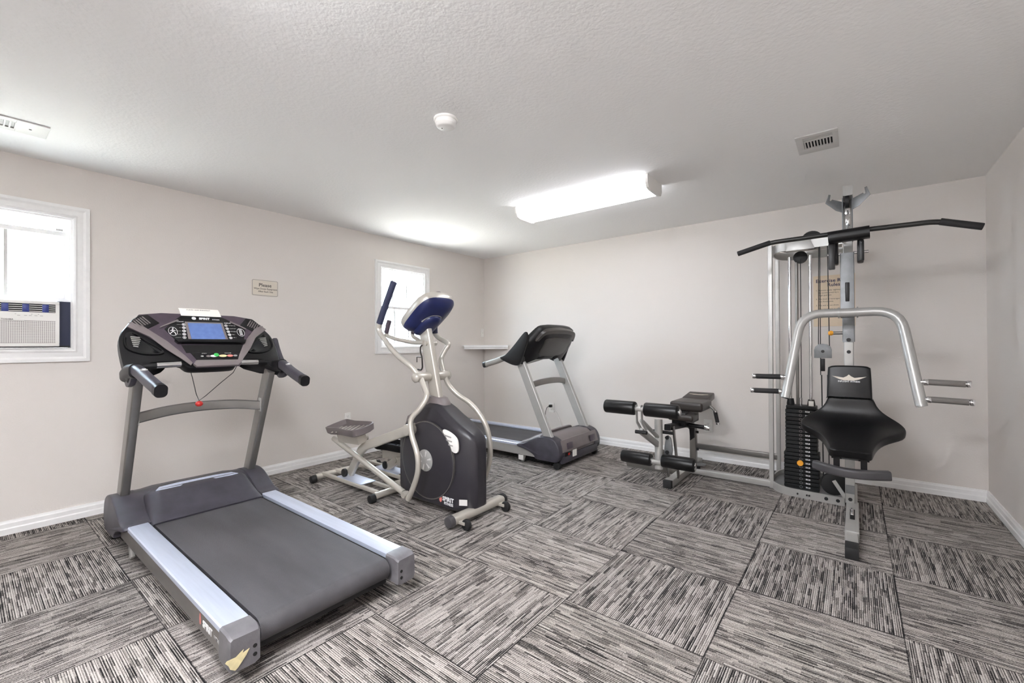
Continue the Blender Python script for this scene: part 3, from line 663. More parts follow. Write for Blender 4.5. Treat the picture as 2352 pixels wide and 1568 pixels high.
# shroud
st = [(1.45, .12, .5, .06), (1.47, .07, .53, .095), (1.53, .045, .6, .115), (1.6, .04, .685, .12), (1.7, .035, .745, .12), (1.78, .035, .775, .12), (1.86, .035, .77, .12), (1.93, .035, .735, .12), (2.0, .035, .69, .12), (2.06, .035, .655, .117), (2.11, .04, .625, .105), (2.16, .045, .595, .085), (2.2, .06, .56, .06), (2.215, .1, .5, .04)]
Rg = []
for x, z0, z1, hw in st:
    h = z1 - z0; zc = (z0 + z1) / 2; P = rrect(2 * hw, h, min(hw * .5, .05), 6)
    tt = max(0, min(1, (x - 2.0) / .2))
    Rg.append([(x + (.045 * math.cos((z - .0) / h * 2.2) if x > 2.0 else 0) * tt, YC + y * (1 - .38 * max(0, (zc + z - .52) / .28)), zc + z) for y, z in P])
sh = MB().rings(Rg).build('shroud', shroud_m, t, ang=50)
for s in (-1, 1):
    M = frame((1.815, YC + s * .118, .362), (1, 0, 0), (0, 0, 1)) if s < 0 else frame((1.815, YC + .118, .362), (-1, 0, 0), (0, 0, 1))
    T_ = Vector((0, s, 0)); o_ = Vector((1.815, YC + s * .116, .362))
    dk = MB().lathe(o_, T_, [(0, -.004), (.272, -.004), (.272, .012), (.262, .017), (0, .026)], 64).build('crank_disc', shroud_m, sh, ang=30)
    MB().lathe(o_, T_, [(.272, -.004), (.279, -.004), (.279, .011), (.272, .011)], 64).build('disc_rim', steel_m, dk)
    hp = MB().lathe(o_, T_, [(0, .022), (.078, .022), (.078, .027), (.072, .0295), (0, .031)], 40).build('hub_plate', gym_m, dk)
    g = MB()
    for k in range(6):
        a = k * PI / 3 + .3; g.prism([(.028, -.0035), (.068, -.007), (.068, .007), (.028, .0035)], frame(o_ + T_ * .0305, (math.cos(a), 0, math.sin(a)), (-math.sin(a), 0, math.cos(a))) @ Matrix.Translation((0, 0, 0)), .001 if False else -.0012)
    g.build('hub_spokes', slat_m, hp)
mb = MB().prism(spline([(1.985, .6), (2.05, .593), (2.12, .555), (2.135, .5), (2.128, .462), (2.09, .456), (2.03, .49), (1.995, .55)], 4), frame((0, YC - .114, 0), (1, 0, 0), (0, 0, 1)) , .012, .003)
v = mb.build('side_vent', white_m, sh)
for k in range(3): MB().prism([(2.0 + k * .012, .57 - k * .03), (2.07 + k * .008, .56 - k * .028), (2.07 + k * .008, .553 - k * .028), (2.003 + k * .012, .56 - k * .03)], frame((0, YC - .1262, 0), (1, 0, 0), (0, 0, 1)), .003).build('vent_slot', grey_m, v)
text('lettering', 'SPIRIT', .042, frame((2.03, YC - .1205, .118), (1, 0, 0), (0, 0, 1)), print_m, sh, bold=.0014)
text('lettering', 'FITNESS', .026, frame((2.035, YC - .1205, .088), (1, 0, 0), (0, 0, 1)), print_m, sh, bold=.0006)
MB().prism(ell(1.955, .112, .014, .024, 24), frame((0, YC - .1203, 0), (1, 0, 0), (0, 0, 1)), .0008).build('logo_disc', pink_m, sh)
MB().prism([(-.028, -.02), (.028, -.02), (.028, .02), (-.028, .02)], frame((2.165, YC - .108, .125), (1, .6, 0), (0, 0, 1)), .002).build('rating_label', slat_m, sh)
MB().rings([[(x + u, YC + v, z + k * u) for v, u in rrect(w_, l_, r_)] for x, z, w_, l_, r_, k in ((1.84, .7, .17, .22, .05, -.35), (1.825, .735, .15, .2, .05, -.28), (1.81, .765, .13, .18, .045, -.15), (1.795, .805, .11, .15, .04, -.1), (1.79, .81, .1, .14, .04, -.1))]).build('mast_collar', taupe_m, t, ang=60)
MB().prism([(1.46, .55), (1.5, .64), (1.6, .69), (1.66, .68), (1.62, .55)], frame((0, YC + .05, 0), (1, 0, 0), (0, 0, 1)), .1, .01).build('rear_housing', taupe_m, sh)
# mast
ma = MB().sweep([(1.80, YC, .74), (1.655, YC, 1.33)], rrect(.05, .105, .014), up=(1, 0, .25)).build('mast', silver_m, t)
MB().sweep([(1.835, YC, .76), (1.70, YC, 1.31), (1.69, YC, 1.36)], rrect(.04, .03, .012), up=(1, 0, .25)).build('mast_ridge', silver_m, ma)
# pivot axle
px, pz = 1.735, .955
for s in (-1, 1): MB().cyl((px, YC + s * .03, pz), (px, YC + s * .155, pz), .034, bev=.004).build('pivot_sleeve', silver_m, t)
for s in (-1, 1): MB().lathe((px, YC + s * .15, pz), (0, s, 0), [(.03, 0), (.037, .003), (.037, .012), (.028, .024), (.012, .03), (0, .031)]).build('pivot_cap', silver_m, t)
# moving arms (near one forward at the bottom, far one further forward)
near = [(1.745, -.12, .955), (1.80, -.13, .88), (1.845, -.15, .82), (1.82, -.19, .74), (1.765, -.225, .66), (1.79, -.24, .56), (1.86, -.25, .44), (1.87, -.25, .33), (1.83, -.25, .22), (1.76, -.25, .1)]
farl = [(1.745, .12, .955), (1.77, .14, .88), (1.83, .17, .81), (1.94, .2, .745), (2.03, .215, .66), (2.09, .225, .56), (2.115, .23, .42), (2.10, .23, .3), (2.06, .23, .2), (2.0, .23, .11)]
upn = [(1.735, -.125, .955), (1.68, -.15, 1.03), (1.58, -.18, 1.1), (1.5, -.2, 1.17), (1.42, -.21, 1.25), (1.375, -.22, 1.31), (1.385, -.22, 1.36), (1.44, -.215, 1.47), (1.545, -.21, 1.655)]
upf = [(1.735, .125, .955), (1.69, .14, 1.02), (1.65, .17, 1.08), (1.665, .2, 1.15), (1.68, .22, 1.19), (1.64, .225, 1.22), (1.56, .23, 1.25), (1.52, .22, 1.29), (1.53, .21, 1.36), (1.57, .2, 1.45)]
for nm, P in (('lower_arm', near), ('lower_arm', farl), ('handlebar', upn), ('handlebar', upf)):
    Q = [(x, YC + y, z) for x, y, z in P]
    o_ = MB().tube(spline(Q, 5, False), .0195, 16).build(nm, silver_m, t, ang=60)
    if nm == 'handlebar': 
        a = Vector(Q[-3]); c = Vector(Q[-1])
        if P is upn:
            g = spline([Q[-3], Q[-2], Q[-1]], 6, False); MB().tube(g, .0245, 16).build('foam_grip', bluegrip_m, o_, ang=60)
            MB().cyl(c, c + (c - a).normalized() * .012, .027, .024, bev=.003).build('grip_end', bluegrip_m, o_)
        else: MB().tube(spline([Q[-3], Q[-2], Q[-1]], 6, False), .0245, 16).build('foam_grip', bluegrip_m, o_, ang=60)
# fixed hand pulse bars
for s in (-1, 1):
    y = YC + s * .11
    o_ = MB().tube([(1.685, YC + s * .04, 1.212), (1.6, YC + s * .06, 1.212), (1.45, YC + s * .1, 1.235), (1.36, YC + s * .125, 1.262), (1.34, YC + s * .13, 1.285)], .0155, smooth=.06).build('fixed_handle', silver_m, t)
    MB().tube([(1.345, YC + s * .13, 1.29), (1.385, YC + s * .13, 1.385)], .019, smooth=0).build('pulse_grip', purple_m, o_)
    MB().box(1.348, 1.358, YC + s * .13 - .0125, YC + s * .13 + .0125, 1.31, 1.37, .003).build('sensor_plate', chrome_m, o_)
MB().cyl((1.7, YC - .04, 1.205), (1.7, YC + .07, 1.205), .017).build('handle_clamp', silver_m, t)
# bottle cage
MB().tube([(1.66, YC - .035, 1.19), (1.645, YC - .035, 1.18), (1.64, YC - .035, 1.14), (1.66, YC - .035, 1.1), (1.665, YC - .035, 1.02), (1.65, YC - .035, 1.0), (1.61, YC - .035, 1.005)], .006, 8, smooth=.02).build('bottle_cage', vinylb_m, t)
MB().tube([(1.655, YC - .035, 1.1), (1.6, YC - .035, 1.1), (1.6, YC - .035, 1.06)], .004, 8).build('cage_hoop', vinylb_m, t)
# console: thick tilted pod seen from behind
ct = Vector((-.55, 0, -.42)).normalized()
cu_ = frame((1.70, YC, 1.435), (0, -1, 0), (.80, 0, .60))      # x across, y up-slope forward, z = normal back towards runner
cO = spline([(-.17, -.04), (-.165, .1), (-.12, .178), (0, .198), (.12, .178), (.165, .1), (.17, -.04), (.155, -.15), (.09, -.2), (0, -.208), (-.09, -.2), (-.155, -.15)], 4)
def cring(k, n, dy=0): return [cu_ @ Vector((x * k, y * k + dy, n)) for x, y in cO]
co = MB().rings([cring(.97, .042), cring(1, .034), cring(1, .0), cring(.97, -.012)]).build('console', silver_m, t, ang=40)
MB().rings([cring(.975, -.01), cring(.94, -.028), cring(.8, -.05), cring(.45, -.07, -.03)]).build('console_back', navy_m, co, ang=50)
bp_ = spline([(-.07, -.16), (-.085, -.05), (-.06, .03), (0, .05), (.06, .03), (.085, -.05), (.07, -.16), (0, -.18)], 4)
MB().rings([[cu_ @ Vector((x * k, y * k, n)) for x, y in bp_] for k, n in ((1, -.04), (1, -.072), (.9, -.09), (.5, -.1))]).build('mount_cover', navy_m, co, ang=50)
o1 = [cu_ @ Vector((x * 1.04, y * 1.04 + .003, -.066)) for x, y in bp_[4:20]]
MB().tube(o1, .006, 8).build('mount_trim', grey_m, co)
MB().lathe(cu_ @ Vector((.0, .165, .045)), cu_.to_3x3() @ Vector((0, .5, 1)), [(0, 0), (.022, 0), (.022, .014), (.018, .02), (0, .02)]).build('top_knob', taupe_m, co)
MB().prism(rrect(.24, .2, .02), cu_ @ Matrix.Translation((0, -.01, .042)), .003).build('display_panel', blackg_m, co)
# pedal arms
def pedal_side(s, pts, tube_, ped, tilt, pm):
    o_ = MB().sweep([(x, YC + s * .155, z) for x, z in pts], rrect(.036, .075, .012), up=(-.4, 0, .9)).build('pedal_arm', silver_m, t)
    MB().lathe((pts[-1][0], YC + s * .155, pts[-1][1]), (0, s, 0), [(0, -.045), (.04, -.045), (.042, -.04), (.042, .038), (.036, .045), (0, .046)]).build('crank_joint', silver_m, o_)
    for d in (-.035, .035): MB().cyl((pts[0][0], YC + s * .175 + d - .013, .121), (pts[0][0], YC + s * .175 + d + .013, .121), .034, bev=.005).build('roller', rubber_m, o_)
    (xa, za), (xb, zb) = tube_
    MB().tube([(xa, YC + s * .22, za), (xb, YC + s * .235, zb)], .022, 14).build('link_tube', silver_m, t)
    MB().lathe((xb + .03, YC + s * .245, zb - .005), (0, s, 0), [(0, -.022), (.022, -.022), (.024, 0), (.022, .022), (0, .022)]).build('link_joint', silver_m, t)
    # pedal
    M = frame((ped[0], YC + s * .21, ped[1]), (math.cos(tilt), 0, math.sin(tilt)), (0, 1, 0)) @ rot('X', 13 if s < 0 else 0) @ Matrix.Diagonal((1.16, 1.12, 1, 1))
    P = [(-.19, -.06), (-.16, -.088), (-.05, -.075), (.1, -.085), (.17, -.08), (.2, -.04), (.2, .04), (.17, .08), (.1, .085), (-.05, .075), (-.16, .088), (-.19, .06)]
    P = spline(P, 2)
    k = lambda q, n, dn=0: [M @ Vector((x * q, y * q, n)) for x, y in P]
    pd = MB().rings([k(.9, -.012), k(1, .0), k(1.03, .05), k(.985, .052), k(.95, .012), k(.3, .012)]).build('pedal', pm, t, ang=35)
    g = MB()
    for j in range(7): g.box(-.13 + j * .04, -.118 + j * .04, -.06, .06, .012, .018, .002, M=M @ rot('Z', 18))
    g.build('pedal_ribs', silver_m if s < 0 else pm, pd)
    mb = MB().box(-.13, .13, -.045, .03, -.095, -.012, .006, M=M); mb.cyl(M @ Vector((.06, 0, -.085)), M @ Vector((.06, .075 if s < 0 else -.075, -.085)), .026); mb.cyl(M @ Vector((-.06, 0, -.1)), M @ Vector((-.06, .06 if s < 0 else -.06, -.1)), .02); mb.build('pedal_bracket', silver_m, pd)
pedal_side(-1, [(.87, .1), (1.03, .32), (1.1, .37), (1.2, .405), (1.67, .57)], ((.72, .392), (1.69, .13)), (.97, .488), .05, taupe_m)
pedal_side(1, [(.95, .1), (1.1, .18), (1.3, .2), (1.6, .17)], ((.85, .22), (1.95, .12)), (1.02, .27), .05, black_m)
MB().cyl((1.68, YC - .1, .575), (1.68, YC - .2, .57), .03, bev=.003).build('crank_pin', silver_m, t)
MB().cyl((1.62, YC + .1, .17), (1.62, YC + .2, .17), .03, bev=.003).build('crank_pin', silver_m, t)
at((0, 0, 0))

# ------------------------------------------------------------------ multi-station weight machine (world coordinates)
GX = 4.222
t = thing('weight_machine', 'silver and black multi-station weight machine with stack, press arms and leg bench', 'exercise machine', (GX, -.8, 0)); at((GX, -.8, 0))
# base beam running to the viewer, lock sleeve
MB().sweep([(GX + .012, -.3, .03), (GX + .012, -1.62, .03)], rrect(.058, .06, .006)).build('base_beam', gym_m, t)
MB().box(GX + .012 - .031, GX + .012 + .031, -1.6, -1.71, 0, .063, .004).build('beam_end_cap', rubber_m, t)
sl = MB().sweep([(GX + .012, -.82, .034), (GX + .012, -1.44, .034)], rrect(.07, .066, .006)).build('adjuster_sleeve', gym_m, t)
MB().box(GX - .0, GX + .026, -1.02, -1.22, .066, .072, .003).build('lock_slot', shadow_m, sl)
MB().box(GX + .004, GX + .02, -1.02, -1.16, .07, .08, .003).build('lock_lever', chrome_m, sl)
# main column
col = MB().sweep([(GX, -.83, 0.06), (GX, -.83, 1.25)], rrect(.056, .06, .006), up=(0, 1, 0)).build('main_column', gym_m, t)
MB().cyl((GX + .001, -.862, .09), (GX + .001, -.866, .09), .012).build('bolt_head', rubber_m, col)
MB().box(GX - .024, GX + .026, -.864, -.861, .13, .19).build('column_window', gymd_m, col)
MB().sweep([(GX, -.83, 1.2), (GX, -.83, 1.55)], rrect(.07, .07, .006), up=(0, 1, 0)).build('column_joint', gymd_m, t)
MB().cyl((GX, -.866, 1.215), (GX, -.875, 1.215), .013).build('bolt_head', rubber_m, col)
MB().cyl((GX, -.862, 1.13), (GX, -.868, 1.13), .012).build('bolt_head', rubber_m, col)
MB().sweep([(GX, -.83, 1.5), (GX, -.83, 2.18)], rrect(.056, .06, .006), up=(0, 1, 0)).build('upper_column', gym_m, t)
pp = MB().cyl((GX - .035, -.83, 1.265), (GX - .09, -.83, 1.265), .011).build('pull_pin', steel_m, t)
MB().lathe((GX - .088, -.83, 1.265), (-1, 0, 0), [(0, 0), (.012, .0), (.018, .01), (.018, .02), (.01, .03), (0, .031)]).build('pin_knob', orange_m, pp)
# top boom
bm_ = MB().sweep([(GX + .002, -.5, 2.21), (GX + .002, -1.0, 2.235)], rrect(.054, .07, .005)).build('top_boom', gym_m, t)
for s in (-1, 1): MB().box(GX + s * .027 - .003, GX + s * .027 + .003, -.96, -.88, 1.9, 2.2, .001).build('boom_cheek', gymd_m, t)
MB().cyl((GX - .012, -.965, 2.17), (GX + .012, -.965, 2.17), .045, bev=.004).build('top_pulley', rubber_m, bm_)
MB().box(GX - .0135, GX + .0165, -.985, -.975, 2.075, 2.115, .002).build('cable_stop', chrome_m, bm_)
for s in (-1, 1):                                        # bar hooks
    o_ = MB().prism([(0, 0), (0, .07), (.085, .078), (.09, .066), (.097, .068), (.103, .108), (.117, .108), (.117, .045), (.04, .006)], frame((GX + s * .028, -.93 - s * .02, 2.11), (s * .9, -.25, .28), (0, 0, 1)), .006, .001).build('bar_hook', gymd_m, t)
cbn = MB().lathe((GX + .004, -1.02, 1.99), (0, 0, 1), [(0, 0), (.014, .002), (.017, .02), (.017, .055), (.012, .075), (0, .078)], 16).build('carabiner', chrome_m, t)
MB().tube([(GX + .002, -.985, 2.09), (GX + .004, -1.0, 2.07)], .006, 8).build('cable_link', chrome_m, t)
# press yoke with bearings, hub and tubular arms
yk = MB().sweep([(GX - .003, -1.02, 1.80), (GX - .003, -1.05, 1.365)], rrect(.076, .06, .004), up=(0, 1, 0)).build('press_yoke', gymd_m, t)
MB().box(GX - .015, GX + .009, -1.075, -1.056, 1.47, 1.6, .006).build('yoke_lever', black_m, yk)
for s in (-1, 1):
    MB().box(GX + s * .05, GX + s * .085, -1.08, -.98, 1.73, 1.9, .01).build('bearing_block', black_m, t)
    MB().cyl((GX + s * .03, -1.03, 1.8), (GX + s * .11, -1.03, 1.8), .01).build('pivot_bolt', chrome_m, t)
arm = [(-.345, -1.24, .82), (-.255, -1.12, 1.395), (0, -1.1, 1.395), (.255, -1.12, 1.395), (.34, -1.24, .82)]
pa = MB().tube([(GX + x, y, z) for x, y, z in arm], .0285, 20, smooth=.17).build('press_arm', gym_m, t, ang=60)
for s in (-1, 1):
    MB().lathe((GX + s * .045, -1.1, 1.395), (s, 0, 0), [(.028, 0), (.036, 0), (.036, .008), (.028, .008)]).build('weld_collar', gym_m, pa)
    e = arm[0] if s < 0 else arm[-1]
    MB().cyl((GX + e[0], e[1], e[2] + .001), (GX + e[0] * 1.005, e[1] - .001, e[2] - .004), .0265).build('arm_plug', rubber_m if s < 0 else gym_m, pa)
    for z, k in ((.955, 0), (.855, 1)):
        x0 = GX + s * (.33 + .01 * k); x1 = x0 + s * .215; dy = -.03 if s > 0 else .0
        h = MB().cyl((x0, -1.22 - .015 * k, z + .006), (x1, -1.22 - .015 * k + dy, z + .004), .011).build('grip_rod', chrome_m, pa)
        MB().cyl((x0 + s * .04, -1.22 - .015 * k, z + .006), (x1 - s * .022, -1.22 - .015 * k + dy, z + .004), .0175, bev=.002).build('foam_grip', foam_m if s > 0 else foamb_m, h)
        for q in (x0 + s * .022, x1 - s * .02): MB().cyl((q, -1.22 - .015 * k + (dy if q != x0 + s * .022 else 0), z + .005), (q + s * .02, -1.22 - .015 * k + (dy if q != x0 + s * .022 else 0), z + .005), .019, bev=.002).build('grip_collar', chrome_m, h)
# back pad
bpd = spline([(-.118, .16), (-.11, .185), (-.08, .195), (0, .197), (.08, .195), (.11, .185), (.118, .16), (.124, -.02), (.118, -.03), (0, -.032), (-.118, -.03), (-.124, -.02)], 3)
Mb = frame((GX, -.945, .84), (1, 0, 0), (0, .06, 1))
bk = MB().rings([[Mb @ Vector((x * k, .08 + (y - .08) * k, n)) for x, y in bpd] for k, n in ((.95, -.03), (1, -.022), (1, .025), (.985, .037), (.955, .043), (.9, .045))]).build('back_pad', vinyl_m, t, ang=50)
wing = [(-.095, .128), (-.03, .118), (-.012, .128), (0, .14), (.012, .128), (.03, .118), (.095, .128), (.055, .108), (.03, .1), (-.03, .1), (-.055, .108)]
MB().prism(wing, Mb @ Matrix.Translation((0, -.005, .0452)), .0012).build('wing_emblem', cream_m, bk)
text('lettering', 'INFLIGHT FITNESS', .0148, Mb @ Matrix.Translation((0, .087, .0455)), print_m, bk, bold=.0003)
# saddle seat: flows from below the back pad forward and out to two side wings
SEC = [  # (y, z, half width, drop of the edge)
    (-.965, .838, .122, .0), (-.965, .79, .13, .0), (-.968, .75, .15, .0), (-.975, .715, .19, .0), (-.99, .69, .235, .0), (-1.015, .67, .27, .004), (-1.05, .652, .284, .008), (-1.09, .638, .27, .008), (-1.14, .622, .22, .004), (-1.2, .603, .168, .0), (-1.26, .583, .136, 0), (-1.33, .562, .117, 0), (-1.4, .542, .105, 0), (-1.415, .537, .098, 0)]
Rg = []
for i, (y, z, hw, dr) in enumerate(SEC):
    a = SEC[max(0, i - 1)]; c = SEC[min(len(SEC) - 1, i + 1)]; d = Vector((0, c[0] - a[0], c[1] - a[1])).normalized(); n = Vector((0, d.z, -d.y))
    if n.y > 0 or n.z < 0: n = -n if n.z < -0.05 or (abs(n.z) < .05 and n.y > 0) else n
    th = .06; r = .02; P = []
    N_ = 14
    edge = [(-1, -.2), (-1, -.7), (-.985, -.93), (-.94, -1), (0, -1), (.94, -1), (.985, -.93), (1, -.7), (1, -.2), (.985, -.05), (.94, 0), (.6, .03), (0, .0), (-.6, .03), (-.94, 0), (-.985, -.05)]
    sc_ = .88 if i in (0, len(SEC) - 1) else 1
    for u_, v_ in edge:
        P.append(Vector((GX + .006 + u_ * hw, y, z - dr * abs(u_))) + n * (v_ * th * sc_))
    Rg.append(P)
MB().rings(Rg).build('seat_pad', vinyl_m, t, ang=60, sub=1)
MB().box(GX - .05, GX + .06, -1.3, -.86, .46, .5, .005).build('seat_carrier', gymd_m, t)
for x in (-.062, .072): MB().box(GX + x - .016, GX + x + .016, -1.35, -1.31, .42, .52, .003).build('pad_post', black_m, t); MB().cyl((GX + x - .026, -1.33, .475), (GX + x + .026, -1.33, .475), .008).build('post_bolt', rubber_m, t)
kp = [(-.175, -1.30, .405), (-.1, -1.355, .4), (0, -1.385, .398), (.1, -1.37, .4), (.19, -1.335, .405)]
MB().sweep(spline([(GX + x, y, z) for x, y, z in kp], 5, False), rrect(.05, .055, .014), up=(0, 0, 1)).build('roll_pad', rollgrey_m, t, ang=40)
# weight tower frames: D-shaped loops at floor and top
def dloop(z0, z1, nm, m_):
    P = fillet([(4.19, -.745, 0), (3.74, -.715, 0), (3.685, -.4, 0), (3.74, -.1, 0), (4.19, -.1, 0)], .16, 8)
    MB().sweep([(p.x, p.y, (z0 + z1) / 2) for p in P], [(-.006, -(z1 - z0) / 2), (.006, -(z1 - z0) / 2), (.006, (z1 - z0) / 2), (-.006, (z1 - z0) / 2)], up=(0, 0, 1)).build(nm, m_, t)
dloop(0, .06, 'base_loop', gym_m); 
MB().prism([(4.18, -.74), (3.83, -.715), (3.73, -.62), (3.69, -.4), (3.73, -.16), (3.83, -.11), (4.18, -.11)], frame((0, 0, .004), (1, 0, 0), (0, 1, 0)), .02).build('base_plate', gymd_m, t)
for x in (3.9, 3.96, 3.975, 4.08, 4.15): MB().cyl((x, -.742, .032), (x, -.752, .032), .006 if x < 4 else .012).build('bolt_head', rubber_m, t)
def dtop(z0, z1):
    P = fillet([(4.19, -.66, 0), (3.74, -.63, 0), (3.7, -.4, 0), (3.74, -.13, 0), (4.19, -.13, 0)], .14, 8)
    MB().sweep([(p.x, p.y, (z0 + z1) / 2) for p in P], [(-.006, -(z1 - z0) / 2), (.006, -(z1 - z0) / 2), (.006, (z1 - z0) / 2), (-.006, (z1 - z0) / 2)], up=(0, 0, 1)).build('top_loop', gym_m, t)
dtop(1.935, 2.0)
MB().prism([(4.18, -.3), (3.8, -.3), (3.76, -.4), (3.8, -.48), (4.18, -.48)], frame((0, 0, 1.975), (1, 0, 0), (0, 1, 0)), .02).build('top_plate', gym_m, t)
for y in (-.585, -.165):
    MB().sweep([(3.708, y, 0), (3.708, y, 2.0 if y < -.4 else 1.98)], rrect(.032, .038, .003), up=(0, 1, 0)).build('rear_upright', gym_m, t)
for x in (3.838, 3.978): MB().cyl((x, -.52, .05), (x, -.52, 1.9), .0125).build('guide_rod', chrome_m, t)
MB().cyl((3.868, -.3, .03), (3.868, -.3, 1.9), .012).build('frame_rod', steel_m, t)
MB().prism([(-.095, 0), (.095, 0), (.062, .085), (-.062, .085)], frame((3.922, -.668, 1.925), (1, 0, 0), (0, 0, 1)), .006, .001).build('rod_bracket', gym_m, t)
MB().cyl((3.988, -.47, 2.025), (3.99, -.5, 2.025), .073, bev=.004).build('cable_pulley', rubber_m, t)
MB().cyl((3.908, -.44, 1.9), (3.908, -.47, 1.9), .05, bev=.004).build('cable_pulley', rubber_m, t)
MB().box(3.75, 4.2, -.42, -.36, 1.99, 2.005, .002).build('top_brace', gym_m, t)
MB().box(4.19, 4.215, -.66, -.13, 1.935, 2.0, .002).build('frame_bracket', gym_m, t)
# weight stack: 20 plates
gs = 'plates of the weight stack'
N_P = 20; zb = .035; th = .0315
MB().box(3.8, 4.03, -.6, -.45, .02, .035, .003).build('stack_cushion', rubber_m, t)
for k in range(N_P):
    z = zb + k * th; wide = k < 9; x0, x1 = (3.797, 4.032) if wide else (3.808, 4.02)
    p = MB().box(x0, x1, -.605, -.455, z, z + th - .0025, .004, seg=1).build('weight_plate', plate_m, t)
    MB().lathe((3.912, -.604, z + th / 2), (0, -1, 0), [(.0075, -.002), (.0105, -.002), (.0105, .0015), (.0075, .0015), (.0075, -.002)], 16).build('pin_hole_ring', taupe_m if k > 4 else gymd_m, p)
    text('lettering', 'R/LB', .0155, frame((3.958, -.6055, z + th / 2), (1, 0, 0), (0, 0, 1)), print_m, p, bold=.0005)
MB().box(3.812, 4.016, -.6, -.46, .665, .69, .006).build('top_plate', plate_m, t)
for x in (3.838, 3.978): MB().lathe((x, -.52, .69), (0, 0, 1), [(.028, 0), (.028, .01), (.022, .05), (.012, .052)], 20).build('rod_bushing', plate_m if x < 3.9 else vinylb_m, t)
MB().box(3.962, 3.996, -.552, -.545, .69, .73, .002).build('warning_label', paper_m, t)
MB().cyl((3.908, -.52, .69), (3.908, -.52, .75), .011).build('selector_stem', chrome_m, t)
pin = MB().lathe((3.908, -.607, zb + 6.5 * th), (0, -1, 0), [(0, 0), (.018, .002), (.023, .008), (.02, .014), (0, .016)], 20).build('selector_pin', orange_m, t)
# cables and lower pulleys
for pts, r_ in (([(3.912, -.52, .74), (3.91, -.48, 1.88)], .0028), ([(4.03, -.55, 1.14), (4.035, -.5, 2.0)], .0028), ([(4.05, -.7, .95), (4.05, -.68, 1.93)], .003), ([(4.105, -.68, 1.17), (4.098, -.68, 1.93)], .003), ([(GX + .002, -.985, 2.1), (GX + .002, -.99, 2.07)], .003), ([(4.06, -.65, .12), (4.055, -.68, .95)], .004), ([(4.095, -.6, .12), (4.09, -.65, .95)], .003)):
    MB().tube(pts, r_, 8).build('cable', wire_m, t)
hp_ = MB().prism([(-.055, -.05), (.055, -.05), (.055, .01), (.048, .035), (.028, .052), (0, .058), (-.028, .052), (-.048, .035), (-.055, .01)], frame((4.065, -.7, 1.13), (1, 0, 0), (0, 0, 1)), .008, .001).build('pulley_housing', gymd_m, t)
MB().cyl((4.065, -.707, 1.13), (4.065, -.712, 1.13), .011).build('bolt_head', rubber_m, hp_)
MB().box(4.052, 4.078, -.71, -.69, .98, 1.075, .004).build('pulley_fork', black_m, hp_)
MB().cyl((4.12, -.66, .135), (4.13, -.69, .135), .085, bev=.005).build('lower_pulley', rubber_m, t)
MB().sweep([(4.125, -.705, .165), (4.195, -.71, .05)], rrect(.006, .026, .002), up=(1, 0, .6)).build('pulley_bracket', gym_m, t)
# link beams to the leg bench
MB().sweep([(3.7, -.585, .032), (3.0, -.585, .032)], rrect(.05, .052, .005)).build('link_beam', gym_m, t)
MB().sweep([(3.7, -.165, .165), (2.99, -.165, .165)], rrect(.04, .05, .005)).build('link_beam', steel_m, t)
# leg bench
cf_ = MB().sweep([(3.03, -.2, .031), (3.03, -1.12, .031)], rrect(.066, .06, .005)).build('cross_foot', gym_m, t)
MB().box(2.996, 3.064, -1.1, -1.14, 0, .063, .004).build('foot_cap', rubber_m, cf_)
MB().prism([(2.5, 0), (2.98, 0), (2.98, .055), (2.56, .055), (2.49, .04)], frame((0, -.66, 0), (1, 0, 0), (0, 0, 1)), .055, .003).build('outrigger_foot', steel_m, t)
MB().sweep([(3.05, -.45, .06), (3.05, -.45, .38), (3.04, -.5, .43), (3.03, -.6, .45)], rrect(.06, .055, .006), up=(1, 0, 0)).build('bench_post', steel_m, t)
MB().sweep([(3.03, -.45, .44), (3.03, -1.12, .5)], rrect(.05, .05, .006)).build('bench_rail', black_m, t)
MB().sweep([(3.06, -1.06, .5), (3.075, -.98, .06)], rrect(.012, .04, .003), up=(0, 1, 0)).build('front_strut', steel_m, t)
MB().sweep([(2.99, -1.12, .3), (3.0, -1.0, .06)], rrect(.012, .04, .003), up=(0, 1, 0)).build('front_strut', steel_m, t)
MB().prism([(0, 0), (.05, .0), (.045, -.12), (.01, -.15)], frame((3.06, -.6, .46), (1, 0, 0), (0, 0, 1)), .03, .002).build('gusset', black_m, t)
la = MB().sweep([(2.975, -1.17, .57), (2.99, -1.21, .17)], rrect(.062, .062, .029, 8), up=(0, 1, 0)).build('leg_arm', gym_m, t)
MB().cyl((2.9, -1.13, .46), (3.08, -1.13, .46), .014).build('arm_pivot', rubber_m, t)
for z in (.42, .3, .24): MB().cyl((3.035, -1.118, z), (3.035, -1.15, z), .015).build('chain_bolt', rubber_m, t)
MB().prism(spline([(-.015, 0), (.02, .0), (.035, .06), (.03, .12), (.02, .17), (-.01, .18), (-.025, .12), (-.03, .05)], 3), frame((3.04, -1.12, .25), (1, 0, 0), (0, 0, 1)), .02, .003).build('cam_plate', gymd_m, t)
ax = MB().cyl((2.68, -1.25, .235), (3.29, -1.25, .235), .019).build('lower_roller_axle', gym_m, t)
def roller(x0, x1, y, z, m_=vinyl_m, r_=.052):
    o_ = MB().cyl((x0, y, z), (x1, y, z), r_, bev=.012, n=32).build('roller_pad', m_, t, ang=50)
    for x, s in ((x0, -1), (x1, 1)): MB().cyl((x, y, z), (x + s * .006, y, z), r_ * .45).build('end_washer', chrome_m, o_)
roller(2.69, 2.945, -1.25, .245); roller(3.03, 3.285, -1.25, .255)
MB().cyl((2.7, -1.56, .7), (3.275, -1.56, .7), .018).build('upper_roller_axle', gym_m, t)
roller(2.69, 2.94, -1.56, .702); roller(3.01, 3.262, -1.56, .702)
